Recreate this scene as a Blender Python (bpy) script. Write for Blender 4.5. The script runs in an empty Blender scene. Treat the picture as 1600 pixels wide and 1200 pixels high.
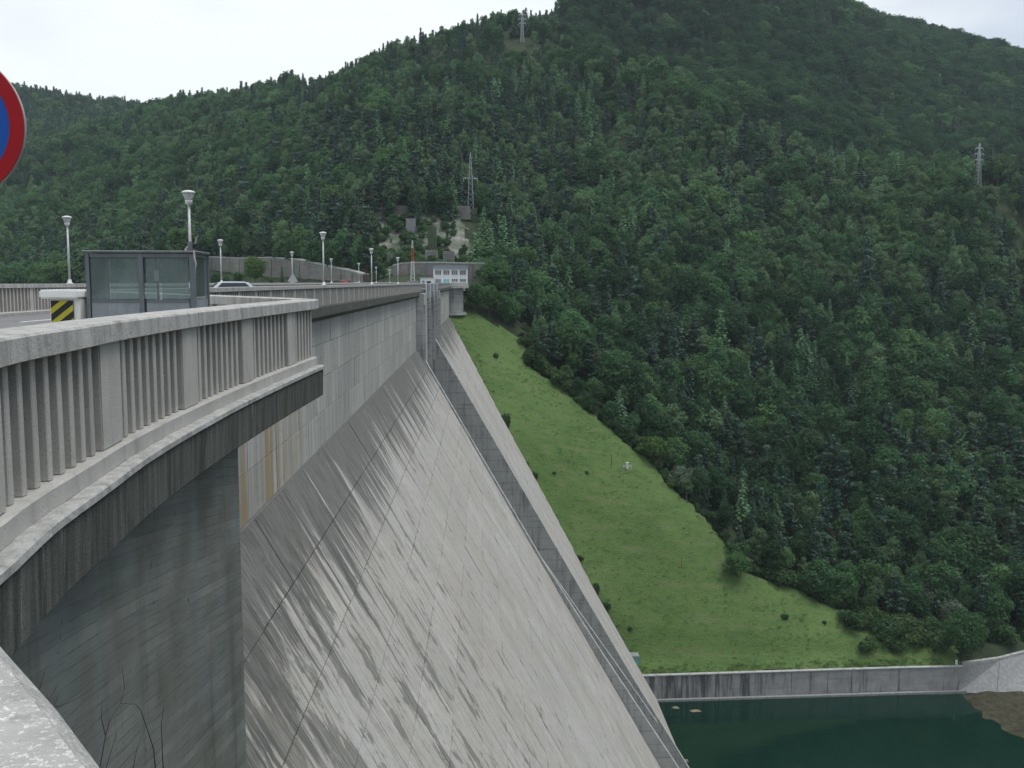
import bpy, bmesh, math, random
import numpy as np
from mathutils import Vector, Matrix, noise as mnoise
R = math.radians
random.seed(7); rng = np.random.default_rng(7)
scene = bpy.context.scene
C = scene.collection

# ------------------------------------------------------------------ camera, sky, sun, exposure
EYE = 1.5
YAW, PITCH, F = R(1.66), R(5.84), 1556.0
cam_d = bpy.data.cameras.new('camera'); cam = bpy.data.objects.new('camera', cam_d); C.objects.link(cam)
cam_d.sensor_width = 36.0; cam_d.lens = F / 1600 * 36
cam_d.clip_start = 0.05; cam_d.clip_end = 9000
cam.location = (0, 0, EYE); cam.rotation_euler = (R(90) - PITCH, 0, -YAW)
scene.camera = cam

SUN_EL, SUN_AZ = R(70), R(104)            # soft sun through cloud, high over the downstream side
world = bpy.data.worlds.new('World'); scene.world = world; world.use_nodes = True
wn, wl = world.node_tree.nodes, world.node_tree.links
wn.clear()
sky = wn.new('ShaderNodeTexSky'); sky.sky_type = 'NISHITA'; sky.sun_disc = False
sky.sun_elevation = SUN_EL; sky.sun_rotation = SUN_AZ % (2 * math.pi); sky.altitude = 600; sky.air_density = 1.4
bg_sky = wn.new('ShaderNodeBackground'); bg_sky.inputs['Strength'].default_value = 0.06
wl.new(sky.outputs[0], bg_sky.inputs['Color'])
tc = wn.new('ShaderNodeTexCoord')
mp = wn.new('ShaderNodeMapping'); mp.inputs['Scale'].default_value = (1.0, 1.0, 3.2)
wl.new(tc.outputs['Generated'], mp.inputs['Vector'])
nz = wn.new('ShaderNodeTexNoise'); nz.inputs['Scale'].default_value = 2.3; nz.inputs['Detail'].default_value = 7
nz.inputs['Roughness'].default_value = 0.5; nz.inputs['Distortion'].default_value = 0.5
wl.new(mp.outputs[0], nz.inputs['Vector'])
# broad thickness of the overcast: thinner (brighter) towards the sun on the left, thicker to the right
dot = wn.new('ShaderNodeVectorMath'); dot.operation = 'DOT_PRODUCT'
dot.inputs[1].default_value = (-0.86, 0.35, 0.37)
wl.new(tc.outputs['Generated'], dot.inputs[0])
th = wn.new('ShaderNodeMapRange'); th.inputs['From Min'].default_value = -0.45; th.inputs['From Max'].default_value = 0.62
th.inputs['To Min'].default_value = -0.48; th.inputs['To Max'].default_value = 0.20
wl.new(dot.outputs['Value'], th.inputs['Value'])
sm = wn.new('ShaderNodeMath'); sm.operation = 'ADD'
nm = wn.new('ShaderNodeMath'); nm.operation = 'MULTIPLY'; nm.inputs[1].default_value = 1.25
wl.new(nz.outputs[0], nm.inputs[0])
wl.new(nm.outputs[0], sm.inputs[0]); wl.new(th.outputs[0], sm.inputs[1])
cr = wn.new('ShaderNodeValToRGB'); e = cr.color_ramp.elements
e[0].position = 0.10; e[0].color = (0.40, 0.44, 0.53, 1)
e[1].position = 0.85; e[1].color = (0.80, 0.835, 0.855, 1)
k = cr.color_ramp.elements.new(0.40); k.color = (0.55, 0.60, 0.69, 1)
k = cr.color_ramp.elements.new(0.60); k.color = (0.70, 0.745, 0.78, 1)
wl.new(sm.outputs[0], cr.inputs['Fac'])
bg_cl = wn.new('ShaderNodeBackground'); bg_cl.inputs['Strength'].default_value = 1.0
wl.new(cr.outputs['Color'], bg_cl.inputs['Color'])
mx = wn.new('ShaderNodeMixShader'); mx.inputs['Fac'].default_value = 0.93
wl.new(bg_sky.outputs[0], mx.inputs[1]); wl.new(bg_cl.outputs[0], mx.inputs[2])
wo = wn.new('ShaderNodeOutputWorld'); wl.new(mx.outputs[0], wo.inputs['Surface'])

sd = bpy.data.lights.new('sun', 'SUN'); sd.energy = 1.5; sd.angle = R(28); sd.color = (1.0, 0.97, 0.92)
sun = bpy.data.objects.new('sun', sd); C.objects.link(sun)
# azimuth measured from +Y towards +X
sdir = Vector((math.sin(SUN_AZ) * math.cos(SUN_EL), math.cos(SUN_AZ) * math.cos(SUN_EL), math.sin(SUN_EL)))
sun.rotation_euler = (-sdir).to_track_quat('-Z', 'Y').to_euler()
sun.location = (-60, 60, 120)

vs = scene.view_settings
scene.display_settings.display_device = 'sRGB'
vs.view_transform = 'Standard'; vs.look = 'None'; vs.gamma = 1; vs.use_curve_mapping = False
vs.exposure = 0.45
scene.render.engine = 'CYCLES'
scene.cycles.use_denoising = True
scene.cycles.max_bounces = 8; scene.cycles.diffuse_bounces = 5; scene.cycles.transmission_bounces = 6; scene.cycles.transparent_max_bounces = 8
scene.cycles.volume_bounces = 0
scene.cycles.use_adaptive_sampling = True; scene.cycles.adaptive_threshold = 0.01

# ------------------------------------------------------------------ helpers
FW = Vector((math.sin(YAW) * math.cos(PITCH), math.cos(YAW) * math.cos(PITCH), -math.sin(PITCH)))
RT = Vector((math.cos(YAW), -math.sin(YAW), 0)); UPV = RT.cross(FW)
def at(px, py, Y):
    d = FW + RT * ((px - 800) / F) + UPV * ((600 - py) / F)
    k = Y / d.y
    return Vector((d.x * k, Y, EYE + d.z * k))
fw, rt, up = np.array(FW), np.array(RT), np.array(UPV)
def project(P):
    q = np.asarray(P, float) - np.array([0, 0, EYE])
    w = q @ fw
    return 800 + F * (q @ rt) / w, 600 - F * (q @ up) / w, w

def link(name, me, mat=None, parent=None, loc=None):
    o = bpy.data.objects.new(name, me); C.objects.link(o)
    if mat is not None and me is not None and not me.materials:
        for m in (mat if isinstance(mat, (list, tuple)) else [mat]): me.materials.append(m)
    if loc is not None: o.location = loc
    if parent is not None: o.parent = parent
    return o
def tag(o, label=None, cat=None, group=None, kind=None):
    if label: o['label'] = label
    if cat: o['category'] = cat
    if group: o['group'] = group
    if kind: o['kind'] = kind
    return o
def thing(name, label, cat, loc=(0, 0, 0), rz=0, group=None):
    o = bpy.data.objects.new(name, None); C.objects.link(o); o.empty_display_size = 0.3
    o.location = loc; o.rotation_euler = (0, 0, rz)
    return tag(o, label, cat, group)
def dup(o, parent=None):
    c = o.copy(); C.objects.link(c)
    if parent is not None: c.parent = parent
    for ch in list(o.children): dup(ch, c)
    return c

class MB:
    """collects shapes into one mesh"""
    def __init__(s): s.v = []; s.f = []; s.mi = []; s.m = 0
    def add(s, vs, fs):
        b = len(s.v); s.v += [tuple(v) for v in vs]; s.f += [tuple(i + b for i in f) for f in fs]; s.mi += [s.m] * len(fs)
    def box(s, lo, hi, rz=0, piv=None):
        x0, y0, z0 = lo; x1, y1, z1 = hi
        vs = [(x0,y0,z0),(x1,y0,z0),(x1,y1,z0),(x0,y1,z0),(x0,y0,z1),(x1,y0,z1),(x1,y1,z1),(x0,y1,z1)]
        if rz:
            px, py = piv or ((x0+x1)/2, (y0+y1)/2); c, n = math.cos(rz), math.sin(rz)
            vs = [(px+(x-px)*c-(y-py)*n, py+(x-px)*n+(y-py)*c, z) for x, y, z in vs]
        s.add(vs, [(0,3,2,1),(4,5,6,7),(0,1,5,4),(1,2,6,5),(2,3,7,6),(3,0,4,7)])
    def hexa(s, vs):   # 8 corners: bottom loop, top loop
        s.add(vs, [(0,3,2,1),(4,5,6,7),(0,1,5,4),(1,2,6,5),(2,3,7,6),(3,0,4,7)])
    def tube(s, pts, rad, n=6, cap=True):
        pts = [Vector(p) for p in pts]
        if not isinstance(rad, (list, tuple)): rad = [rad] * len(pts)
        rings = []
        for i, p in enumerate(pts):
            t = (pts[min(i+1, len(pts)-1)] - pts[max(i-1, 0)]).normalized()
            a = t.cross(Vector((0, 0, 1)))
            if a.length < 1e-3: a = t.cross(Vector((0, 1, 0)))
            a.normalize(); b = t.cross(a)
            rings.append([p + (a * math.cos(2*math.pi*k/n) + b * math.sin(2*math.pi*k/n)) * rad[i] for k in range(n)])
        vs = [v for r in rings for v in r]; fs = []
        for i in range(len(pts)-1):
            for k in range(n):
                k2 = (k+1) % n
                fs.append((i*n+k, i*n+k2, (i+1)*n+k2, (i+1)*n+k))
        if cap: fs += [tuple(range(n-1, -1, -1)), tuple((len(pts)-1)*n+k for k in range(n))]
        s.add(vs, fs)
    def lathe(s, prof, n=16, c=(0, 0, 0), caps=True):
        vs = []; fs = []
        for r, z in prof:
            for k in range(n):
                a = 2*math.pi*k/n; vs.append((c[0]+r*math.cos(a), c[1]+r*math.sin(a), c[2]+z))
        for i in range(len(prof)-1):
            for k in range(n):
                k2 = (k+1) % n; fs.append((i*n+k, i*n+k2, (i+1)*n+k2, (i+1)*n+k))
        if caps: fs += [tuple(range(n-1, -1, -1)), tuple((len(prof)-1)*n+k for k in range(n))]
        s.add(vs, fs)
    def prism(s, poly, z0, z1):
        n = len(poly); vs = [(x, y, z0) for x, y in poly] + [(x, y, z1) for x, y in poly]
        s.add(vs, [tuple(range(n-1, -1, -1)), tuple(range(n, 2*n))] + [(i, (i+1) % n, n+(i+1) % n, n+i) for i in range(n)])
    def loft(s, secA, secB):
        n = len(secA); vs = list(secA) + list(secB)
        s.add(vs, [tuple(range(n-1, -1, -1)), tuple(range(n, 2*n))] + [(i, (i+1) % n, n+(i+1) % n, n+i) for i in range(n)])
    def mesh(s, name, smooth=False):
        me = bpy.data.meshes.new(name); me.from_pydata(s.v, [], s.f)
        if any(s.mi): me.polygons.foreach_set('material_index', s.mi)
        bm = bmesh.new(); bm.from_mesh(me); bmesh.ops.recalc_face_normals(bm, faces=bm.faces); bm.to_mesh(me); bm.free()
        if smooth: me.polygons.foreach_set('use_smooth', [True] * len(me.polygons))
        me.update(); return me
    def build(s, name, mat, parent=None, smooth=False, loc=None):
        return link(name, s.mesh(name, smooth), mat, parent, loc)
    def bevel_build(s, name, mat, parent=None, w=0.02, seg=2, loc=None):
        o = s.build(name, mat, parent, loc=loc)
        bm = bmesh.new(); bm.from_mesh(o.data)
        bmesh.ops.remove_doubles(bm, verts=bm.verts, dist=1e-5)
        bmesh.ops.bevel(bm, geom=[e for e in bm.edges if len(e.link_faces) == 2 and e.calc_face_angle(0) > 0.6], offset=w, segments=seg, affect='EDGES', clamp_overlap=True)
        bm.to_mesh(o.data); bm.free(); return o

# ------------------------------------------------------------------ materials
class NT:
    def __init__(s, name):
        s.mat = bpy.data.materials.new(name); s.mat.use_nodes = True
        s.t = s.mat.node_tree; s.n, s.l = s.t.nodes, s.t.links; s.n.clear()
        s.out = s.n.new('ShaderNodeOutputMaterial')
        s.geo = None
    def val(s, sock, v):
        if isinstance(v, bpy.types.NodeSocket): s.l.new(v, sock)
        elif isinstance(v, (int, float)) and hasattr(sock.default_value, '__len__'):
            sock.default_value = [v] * 3 + ([1] if len(sock.default_value) == 4 else [])
        elif hasattr(v, '__len__') and len(v) == 3 and hasattr(sock.default_value, '__len__') and len(sock.default_value) == 4:
            sock.default_value = (*v, 1)
        else: sock.default_value = v
    def pos(s):
        if s.geo is None: s.geo = s.n.new('ShaderNodeNewGeometry')
        return s.geo.outputs['Position']
    def normal(s):
        s.pos(); return s.geo.outputs['Normal']
    def xyz(s, v=None):
        n = s.n.new('ShaderNodeSeparateXYZ'); s.val(n.inputs[0], v if v is not None else s.pos()); return n.outputs
    def comb(s, x=0.0, y=0.0, z=0.0):
        n = s.n.new('ShaderNodeCombineXYZ')
        for i, q in enumerate((x, y, z)): s.val(n.inputs[i], q)
        return n.outputs[0]
    def m(s, op, a, b=0.0, c=None, clamp=False):
        n = s.n.new('ShaderNodeMath'); n.operation = op; n.use_clamp = clamp
        s.val(n.inputs[0], a); s.val(n.inputs[1], b)
        if c is not None: s.val(n.inputs[2], c)
        return n.outputs[0]
    def noise(s, vec=None, scale=1.0, detail=4, rough=0.55, dist=0.0, col=False):
        n = s.n.new('ShaderNodeTexNoise'); s.val(n.inputs['Vector'], vec if vec is not None else s.pos())
        n.inputs['Scale'].default_value = scale; n.inputs['Detail'].default_value = detail
        n.inputs['Roughness'].default_value = rough; n.inputs['Distortion'].default_value = dist
        return n.outputs[1 if col else 0]
    def vor(s, vec=None, scale=1.0, feature='F1', out='Distance'):
        n = s.n.new('ShaderNodeTexVoronoi'); n.feature = feature
        s.val(n.inputs['Vector'], vec if vec is not None else s.pos()); n.inputs['Scale'].default_value = scale
        return n.outputs[out]
    def rng(s, v, a, b, c=0.0, d=1.0, smooth=False):
        n = s.n.new('ShaderNodeMapRange'); n.interpolation_type = 'SMOOTHSTEP' if smooth else 'LINEAR'
        s.val(n.inputs['Value'], v)
        for i, q in zip((1, 2, 3, 4), (a, b, c, d)): s.val(n.inputs[i], q)
        return n.outputs[0]
    def mix(s, f, a, b, mode='MIX'):
        n = s.n.new('ShaderNodeMix'); n.data_type = 'RGBA'; n.blend_type = mode
        s.val(n.inputs[0], f); s.val(n.inputs[6], a); s.val(n.inputs[7], b); return n.outputs[2]
    def scale3(s, v, k):
        n = s.n.new('ShaderNodeVectorMath'); n.operation = 'MULTIPLY'; s.val(n.inputs[0], v); n.inputs[1].default_value = k; return n.outputs[0]
    def info(s, out='Random'):
        n = s.n.new('ShaderNodeObjectInfo'); return n.outputs[out]
    def bsdf(s, col, rough=0.85, metal=0.0, spec=0.3, bump=None, bstr=0.3, bdist=0.02, **kw):
        b = s.n.new('ShaderNodeBsdfPrincipled')
        s.val(b.inputs['Base Color'], col); s.val(b.inputs['Roughness'], rough); b.inputs['Metallic'].default_value = metal
        b.inputs['Specular IOR Level'].default_value = spec
        for k_, v in kw.items(): s.val(b.inputs[k_.replace('_', ' ')], v)
        if bump is not None:
            n = s.n.new('ShaderNodeBump'); n.inputs['Strength'].default_value = bstr; n.inputs['Distance'].default_value = bdist
            s.val(n.inputs['Height'], bump); s.l.new(n.outputs[0], b.inputs['Normal'])
        s.l.new(b.outputs[0], s.out.inputs['Surface']); s.b = b
        return s.mat
def simple(name, col, rough=0.6, metal=0.0, var=0.12, scale=6.0, spec=0.3):
    t = NT(name); n = t.noise(scale=scale, detail=5)
    f = t.rng(n, 0.25, 0.75, 1 - var, 1 + var)
    return t.bsdf(t.mix(1.0, col, t.comb(f, f, f), 'MULTIPLY'), rough, metal, spec)

M = {}
def mats():
    # weathered parapet concrete: pale grit, exposed speckle, faint blotches, darker drips
    t = NT('parapet_concrete')
    g = t.noise(scale=170, detail=3, rough=0.7); g2 = t.noise(scale=55, detail=3); b = t.noise(scale=1.7, detail=5)
    x, y, z = t.xyz()
    drip = t.noise(t.comb(t.m('MULTIPLY', x, 4.0), t.m('MULTIPLY', y, 4.0), t.m('MULTIPLY', z, 0.6)), 1.0, 5)
    c = t.mix(t.rng(b, 0.3, 0.7), (0.37, 0.365, 0.34), (0.47, 0.46, 0.43))
    c = t.mix(t.rng(g, 0.52, 0.72), c, (0.60, 0.59, 0.56)); c = t.mix(t.rng(g2, 0.30, 0.42, 0.6, 0.0), c, (0.22, 0.22, 0.205))
    c = t.mix(t.rng(drip, 0.52, 0.75, 0, 0.5), c, (0.20, 0.20, 0.185))
    M['parapet'] = t.bsdf(c, 0.9, bump=t.m('ADD', g, t.m('MULTIPLY', g2, 1.5)), bstr=0.5, bdist=0.006)
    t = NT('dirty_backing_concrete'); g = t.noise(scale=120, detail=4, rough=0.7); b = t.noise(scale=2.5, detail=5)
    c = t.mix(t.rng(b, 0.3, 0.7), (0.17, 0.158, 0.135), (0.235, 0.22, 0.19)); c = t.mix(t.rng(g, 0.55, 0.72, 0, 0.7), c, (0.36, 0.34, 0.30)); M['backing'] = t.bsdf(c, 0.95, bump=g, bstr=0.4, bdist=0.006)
    # cap stone: smoother, greyer, same grit
    t = NT('coping_concrete')
    g = t.noise(scale=190, detail=3, rough=0.75); g2 = t.noise(scale=38, detail=4); b = t.noise(scale=0.9, detail=6, rough=0.6)
    x, y, z = t.xyz()
    drip = t.noise(t.comb(t.m('MULTIPLY', x, 7.0), t.m('MULTIPLY', y, 7.0), t.m('MULTIPLY', z, 0.8)), 1.0, 4)
    c = t.mix(t.rng(b, 0.3, 0.7), (0.38, 0.38, 0.365), (0.47, 0.465, 0.445))
    c = t.mix(t.rng(t.noise(scale=190, detail=3, rough=0.6), 0.55, 0.63, 0, 0.75), c, (0.74, 0.73, 0.71)); c = t.mix(t.rng(g, 0.55, 0.72), c, (0.72, 0.71, 0.69)); c = t.mix(t.rng(g2, 0.30, 0.44, 0.7, 0.0), c, (0.25, 0.25, 0.235))
    c = t.mix(t.rng(drip, 0.42, 0.62, 0, 0.5), c, (0.19, 0.195, 0.18)); c = t.mix(t.rng(t.noise(scale=3.5, detail=7, rough=0.7), 0.54, 0.68, 0, 0.5), c, (0.17, 0.175, 0.16))
    M['coping'] = t.bsdf(c, 0.9, bump=t.m('ADD', g, t.m('MULTIPLY', g2, 2)), bstr=0.6, bdist=0.008)
    # fascia under the walkway: algae-black with white lime runs
    t = NT('stained_fascia')
    x, y, z = t.xyz()
    u = t.m('MULTIPLY', t.m('SUBTRACT', y, t.m('MULTIPLY', x, 0.8)), 1.0)
    d1 = t.noise(t.comb(t.m('MULTIPLY', u, 7.0), 0.0, t.m('MULTIPLY', z, 0.5)), 1.0, 6, 0.65)
    d2 = t.noise(t.comb(t.m('MULTIPLY', u, 22.0), 3.0, t.m('MULTIPLY', z, 1.2)), 1.0, 4, 0.6)
    d3 = t.noise(t.comb(t.m('MULTIPLY', u, 2.2), 7.0, t.m('MULTIPLY', z, 0.35)), 1.0, 3)
    g = t.noise(scale=60, detail=4)
    c = t.mix(t.rng(d1, 0.35, 0.68), (0.04, 0.045, 0.04), (0.15, 0.155, 0.142))
    c = t.mix(t.rng(d2, 0.60, 0.74, 0, 0.7), c, (0.36, 0.36, 0.35)); c = t.mix(t.rng(d3, 0.62, 0.74, 0, 0.6), c, (0.115, 0.095, 0.03))
    c = t.mix(t.rng(g, 0.38, 0.5, 0.6, 0.0), c, (0.02, 0.024, 0.02)); c = t.mix(t.rng(t.noise(t.comb(t.m('MULTIPLY', u, 3.1), 21.0, t.m('MULTIPLY', z, 0.25)), 1.0, 3), 0.645, 0.675, 0, 0.85), c, (0.45, 0.45, 0.44))
    M['fascia'] = t.bsdf(c, 0.95, bump=g, bstr=0.4, bdist=0.008)
    # wing wall: dark grey-green concrete with inclined board marks, blotches and runs
    t = NT('dark_board_marked_concrete')
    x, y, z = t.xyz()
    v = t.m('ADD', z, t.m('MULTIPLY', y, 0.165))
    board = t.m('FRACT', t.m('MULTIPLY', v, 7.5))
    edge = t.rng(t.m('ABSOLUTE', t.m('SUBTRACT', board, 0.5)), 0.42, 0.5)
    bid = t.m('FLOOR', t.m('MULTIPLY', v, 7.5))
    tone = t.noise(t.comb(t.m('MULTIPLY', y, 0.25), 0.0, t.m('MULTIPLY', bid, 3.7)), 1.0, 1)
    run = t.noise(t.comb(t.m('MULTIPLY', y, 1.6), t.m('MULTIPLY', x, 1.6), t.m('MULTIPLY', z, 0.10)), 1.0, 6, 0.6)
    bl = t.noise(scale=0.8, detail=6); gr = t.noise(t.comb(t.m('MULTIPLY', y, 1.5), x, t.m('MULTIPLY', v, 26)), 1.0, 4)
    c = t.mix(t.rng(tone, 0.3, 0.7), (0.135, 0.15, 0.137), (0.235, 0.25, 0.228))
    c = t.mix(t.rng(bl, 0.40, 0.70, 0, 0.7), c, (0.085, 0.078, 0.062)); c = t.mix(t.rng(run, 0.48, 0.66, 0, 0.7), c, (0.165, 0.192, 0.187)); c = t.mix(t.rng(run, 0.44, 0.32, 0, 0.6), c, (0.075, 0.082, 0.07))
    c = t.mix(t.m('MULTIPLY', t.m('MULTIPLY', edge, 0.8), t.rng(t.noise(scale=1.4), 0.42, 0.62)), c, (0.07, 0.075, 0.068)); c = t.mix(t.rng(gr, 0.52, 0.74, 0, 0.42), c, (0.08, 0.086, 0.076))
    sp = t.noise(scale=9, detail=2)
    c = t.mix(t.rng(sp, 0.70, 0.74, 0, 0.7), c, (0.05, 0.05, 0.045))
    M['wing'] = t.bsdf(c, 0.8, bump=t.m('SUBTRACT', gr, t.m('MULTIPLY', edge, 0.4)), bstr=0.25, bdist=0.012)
    # upper dam wall panels: pale with vertical washes, a few rusty
    t = NT('dam_wall_concrete')
    x, y, z = t.xyz()
    s1 = t.noise(t.comb(t.m('MULTIPLY', y, 1.3), 0.0, t.m('MULTIPLY', z, 0.10)), 1.0, 6, 0.6)
    s2 = t.noise(t.comb(t.m('MULTIPLY', y, 4.5), 5.0, t.m('MULTIPLY', z, 0.16)), 1.0, 5, 0.6)
    hb = t.noise(t.comb(t.m('MULTIPLY', y, 0.35), 2.0, t.m('MULTIPLY', z, 2.6)), 1.0, 5, 0.65); b = t.noise(scale=0.5, detail=5)
    rd = t.info()
    c = t.mix(t.rng(rd, 0, 1), (0.37, 0.375, 0.35), (0.48, 0.475, 0.445)); c = t.mix(t.rng(s1, 0.46, 0.72, 0, 0.75), c, (0.21, 0.225, 0.215))
    c = t.mix(t.rng(s2, 0.54, 0.75, 0, 0.65), c, (0.165, 0.175, 0.165)); c = t.mix(t.rng(hb, 0.58, 0.74, 0, 0.6), c, (0.15, 0.16, 0.15))
    rust = t.m('MULTIPLY', t.rng(t.noise(t.comb(t.m('MULTIPLY', y, 0.9), 11.0, t.m('MULTIPLY', z, 0.05)), 1.0, 4), 0.50, 0.58), t.rng(y, 66, 52))
    c = t.mix(t.m('MULTIPLY', rust, 0.75), c, (0.30, 0.215, 0.105))
    M['wall'] = t.bsdf(c, 0.9, bump=t.m('ADD', hb, b), bstr=0.4, bdist=0.05)
    # great sloping face: streaks run straight down the fall line
    t = NT('dam_face_concrete')
    x, y, z = t.xyz()
    wy = t.m('ADD', y, t.m('MULTIPLY', t.noise(t.comb(t.m('MULTIPLY', y, 0.3), 1.0, t.m('MULTIPLY', z, 0.4)), 1.0, 3), 0.8))
    s1 = t.noise(t.comb(t.m('MULTIPLY', y, 0.42), 0.0, t.m('MULTIPLY', z, 0.03)), 1.0, 7, 0.66)
    s2 = t.noise(t.comb(t.m('MULTIPLY', wy, 2.4), 5.0, t.m('MULTIPLY', z, 0.16)), 1.0, 7, 0.68)
    s3 = t.noise(t.comb(t.m('MULTIPLY', wy, 8.0), 9.0, t.m('MULTIPLY', z, 0.6)), 1.0, 6, 0.7)
    p1 = t.noise(t.comb(t.m('MULTIPLY', wy, 0.50), 3.0, t.m('MULTIPLY', z, 0.24)), 1.0, 9, 0.66)
    p2 = t.noise(t.comb(t.m('MULTIPLY', y, 0.10), 6.0, t.m('MULTIPLY', z, 0.05)), 1.0, 4)
    gr = t.noise(scale=1.6, detail=7, rough=0.7)
    rd = t.info()
    c = t.mix(t.rng(p2, 0.38, 0.62), (0.415, 0.39, 0.35), (0.47, 0.462, 0.44))
    hv = t.rng(rd, 0, 1, 0.92, 1.05); c = t.mix(1.0, c, t.comb(hv, hv, hv), 'MULTIPLY')
    c = t.mix(t.rng(gr, 0.48, 0.68, 0, 0.55), c, (0.27, 0.26, 0.235))
    c = t.mix(t.rng(s3, 0.50, 0.66, 0, 0.58), c, (0.27, 0.265, 0.25))
    c = t.mix(t.rng(s2, 0.53, 0.68, 0, 0.60), c, (0.26, 0.26, 0.245))
    c = t.mix(t.rng(s2, 0.42, 0.30, 0, 0.55), c, (0.66, 0.655, 0.64))
    # black lichen patches, mostly low down near the wing and fading out towards the river
    zone = t.m('ADD', t.rng(y, 32, 95, 0.06, -0.055), t.m('MULTIPLY', t.rng(s1, 0.35, 0.65), 0.05))
    pt = t.m('MULTIPLY', t.rng(t.m('ADD', p1, zone), 0.575, 0.60, 0, 0.85), t.rng(s3, 0.62, 0.46, 0.35, 1.0))
    c = t.mix(pt, c, (0.135, 0.138, 0.120))
    c = t.mix(t.m('MULTIPLY', t.rng(t.m('ADD', p1, zone), 0.70, 0.72), t.rng(z, -16, -14)), c, (0.075, 0.068, 0.022))
    # dirt along the casting joints, broken up
    dz = t.m('ABSOLUTE', t.m('SUBTRACT', t.m('FRACT', t.m('DIVIDE', t.m('SUBTRACT', -9.95, z), 3.2)), 0.5))
    dy = t.m('ABSOLUTE', t.m('SUBTRACT', t.m('FRACT', t.m('DIVIDE', t.m('SUBTRACT', y, 14.0), 6.75)), 0.5))
    jz = t.m('MULTIPLY', t.rng(t.m('ADD', dz, t.m('MULTIPLY', gr, 0.05)), 0.495, 0.525), t.rng(p1, 0.44, 0.60, 0.0, 0.7))
    jy = t.m('MULTIPLY', t.rng(dy, 0.470, 0.495), t.rng(s2, 0.42, 0.62, 0.0, 0.6))
    bd = t.m('MULTIPLY', t.rng(t.m('ABSOLUTE', t.m('SUBTRACT', t.m('FRACT', t.m('MULTIPLY', wy, 0.74)), 0.5)), 0.445, 0.485), t.rng(p1, 0.34, 0.56, 0.2, 0.75))
    c = t.mix(t.m('MAXIMUM', t.m('MAXIMUM', jz, jy), bd), c, (0.13, 0.13, 0.12))
    # algae band hanging from the foot of the upper wall, tongues of uneven length
    ln = t.m('ADD', t.rng(s1, 0.34, 0.68, 0.8, 9.5), t.rng(s2, 0.36, 0.64, -2.0, 3.0)); dep = t.m('SUBTRACT', -9.9, z)
    top = t.rng(t.m('SUBTRACT', dep, ln), -2.6, 1.0, 0.93, 0.0, True)
    top = t.m('MULTIPLY', top, t.rng(s3, 0.72, 0.40, 0.55, 1.0))
    c = t.mix(top, c, (0.088, 0.092, 0.086))
    M['face'] = t.bsdf(c, 0.92, bump=t.m('ADD', s3, gr), bstr=0.35, bdist=0.05)
    # joints and chute walls
    t = NT('grey_cast_concrete')
    x, y, z = t.xyz(); b = t.noise(scale=0.35, detail=6)
    ver = t.noise(t.comb(t.m('MULTIPLY', x, 1.2), t.m('MULTIPLY', y, 1.2), t.m('MULTIPLY', z, 0.12)), 1.0, 6, 0.6)
    hz_ = t.noise(t.comb(t.m('MULTIPLY', x, 0.12), 0.0, t.m('MULTIPLY', z, 1.8)), 1.0, 4, 0.6)
    lift = t.rng(t.m('ABSOLUTE', t.m('SUBTRACT', t.m('FRACT', t.m('MULTIPLY', z, 0.4)), 0.5)), 0.465, 0.5)
    c = t.mix(t.rng(b, 0.3, 0.7), (0.36, 0.365, 0.355), (0.46, 0.46, 0.445)); c = t.mix(t.rng(ver, 0.5, 0.72, 0, 0.75), c, (0.125, 0.13, 0.125))
    c = t.mix(t.rng(hz_, 0.55, 0.72, 0, 0.5), c, (0.15, 0.155, 0.15)); c = t.mix(t.m('MULTIPLY', lift, 0.6), c, (0.12, 0.12, 0.115))
    M['cast'] = t.bsdf(c, 0.92, bump=b, bstr=0.3, bdist=0.05)
    M['joint'] = simple('dark_joint_concrete', (0.16, 0.16, 0.15), 0.95, scale=2)  # plain dark grey of the dam body behind slabs and panels
    # river wall, heavy black vertical runs at its dam end
    t = NT('river_wall_concrete')
    x, y, z = t.xyz()
    ver = t.noise(t.comb(t.m('MULTIPLY', x, 0.55), 0.0, t.m('MULTIPLY', z, 0.05)), 1.0, 6, 0.65)
    ver2 = t.noise(t.comb(t.m('MULTIPLY', x, 2.4), 4.0, t.m('MULTIPLY', z, 0.12)), 1.0, 4); b = t.noise(scale=0.4, detail=5)
    hz_ = t.noise(t.comb(t.m('MULTIPLY', x, 0.08), 0.0, t.m('MULTIPLY', z, 1.5)), 1.0, 4)
    near = t.rng(x, 95, 55, -0.05, 0.12)
    c = t.mix(t.rng(b, 0.3, 0.7), (0.25, 0.25, 0.255), (0.36, 0.36, 0.36)); c = t.mix(t.rng(t.m('ADD', ver, near), 0.50, 0.66, 0, 0.9), c, (0.06, 0.062, 0.06))
    c = t.mix(t.rng(ver2, 0.55, 0.75, 0, 0.5), c, (0.12, 0.12, 0.12)); c = t.mix(t.rng(hz_, 0.55, 0.7, 0, 0.4), c, (0.14, 0.14, 0.14))
    M['river'] = t.bsdf(c, 0.9, bump=b, bstr=0.3, bdist=0.05)
    M['pale'] = simple('pale_concrete', (0.25, 0.255, 0.255), 0.9, var=0.25, scale=1.2)
    # road and walkway
    t = NT('road_asphalt'); g = t.noise(scale=120, detail=3); b = t.noise(scale=0.8, detail=5)
    c = t.mix(t.rng(b, 0.3, 0.7), (0.15, 0.15, 0.155), (0.20, 0.20, 0.205)); M['asphalt'] = t.bsdf(c, 0.95, bump=g, bstr=0.3, bdist=0.005)
    M['walk'] = simple('walkway_concrete', (0.36, 0.355, 0.335), 0.95, var=0.2, scale=3)
    M['white'] = simple('white_paint', (0.78, 0.79, 0.78), 0.6, var=0.06)
    M['black'] = simple('black_paint', (0.025, 0.025, 0.027), 0.5)
    M['yellow'] = simple('yellow_paint', (0.46, 0.43, 0.04), 0.5, var=0.15)
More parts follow.
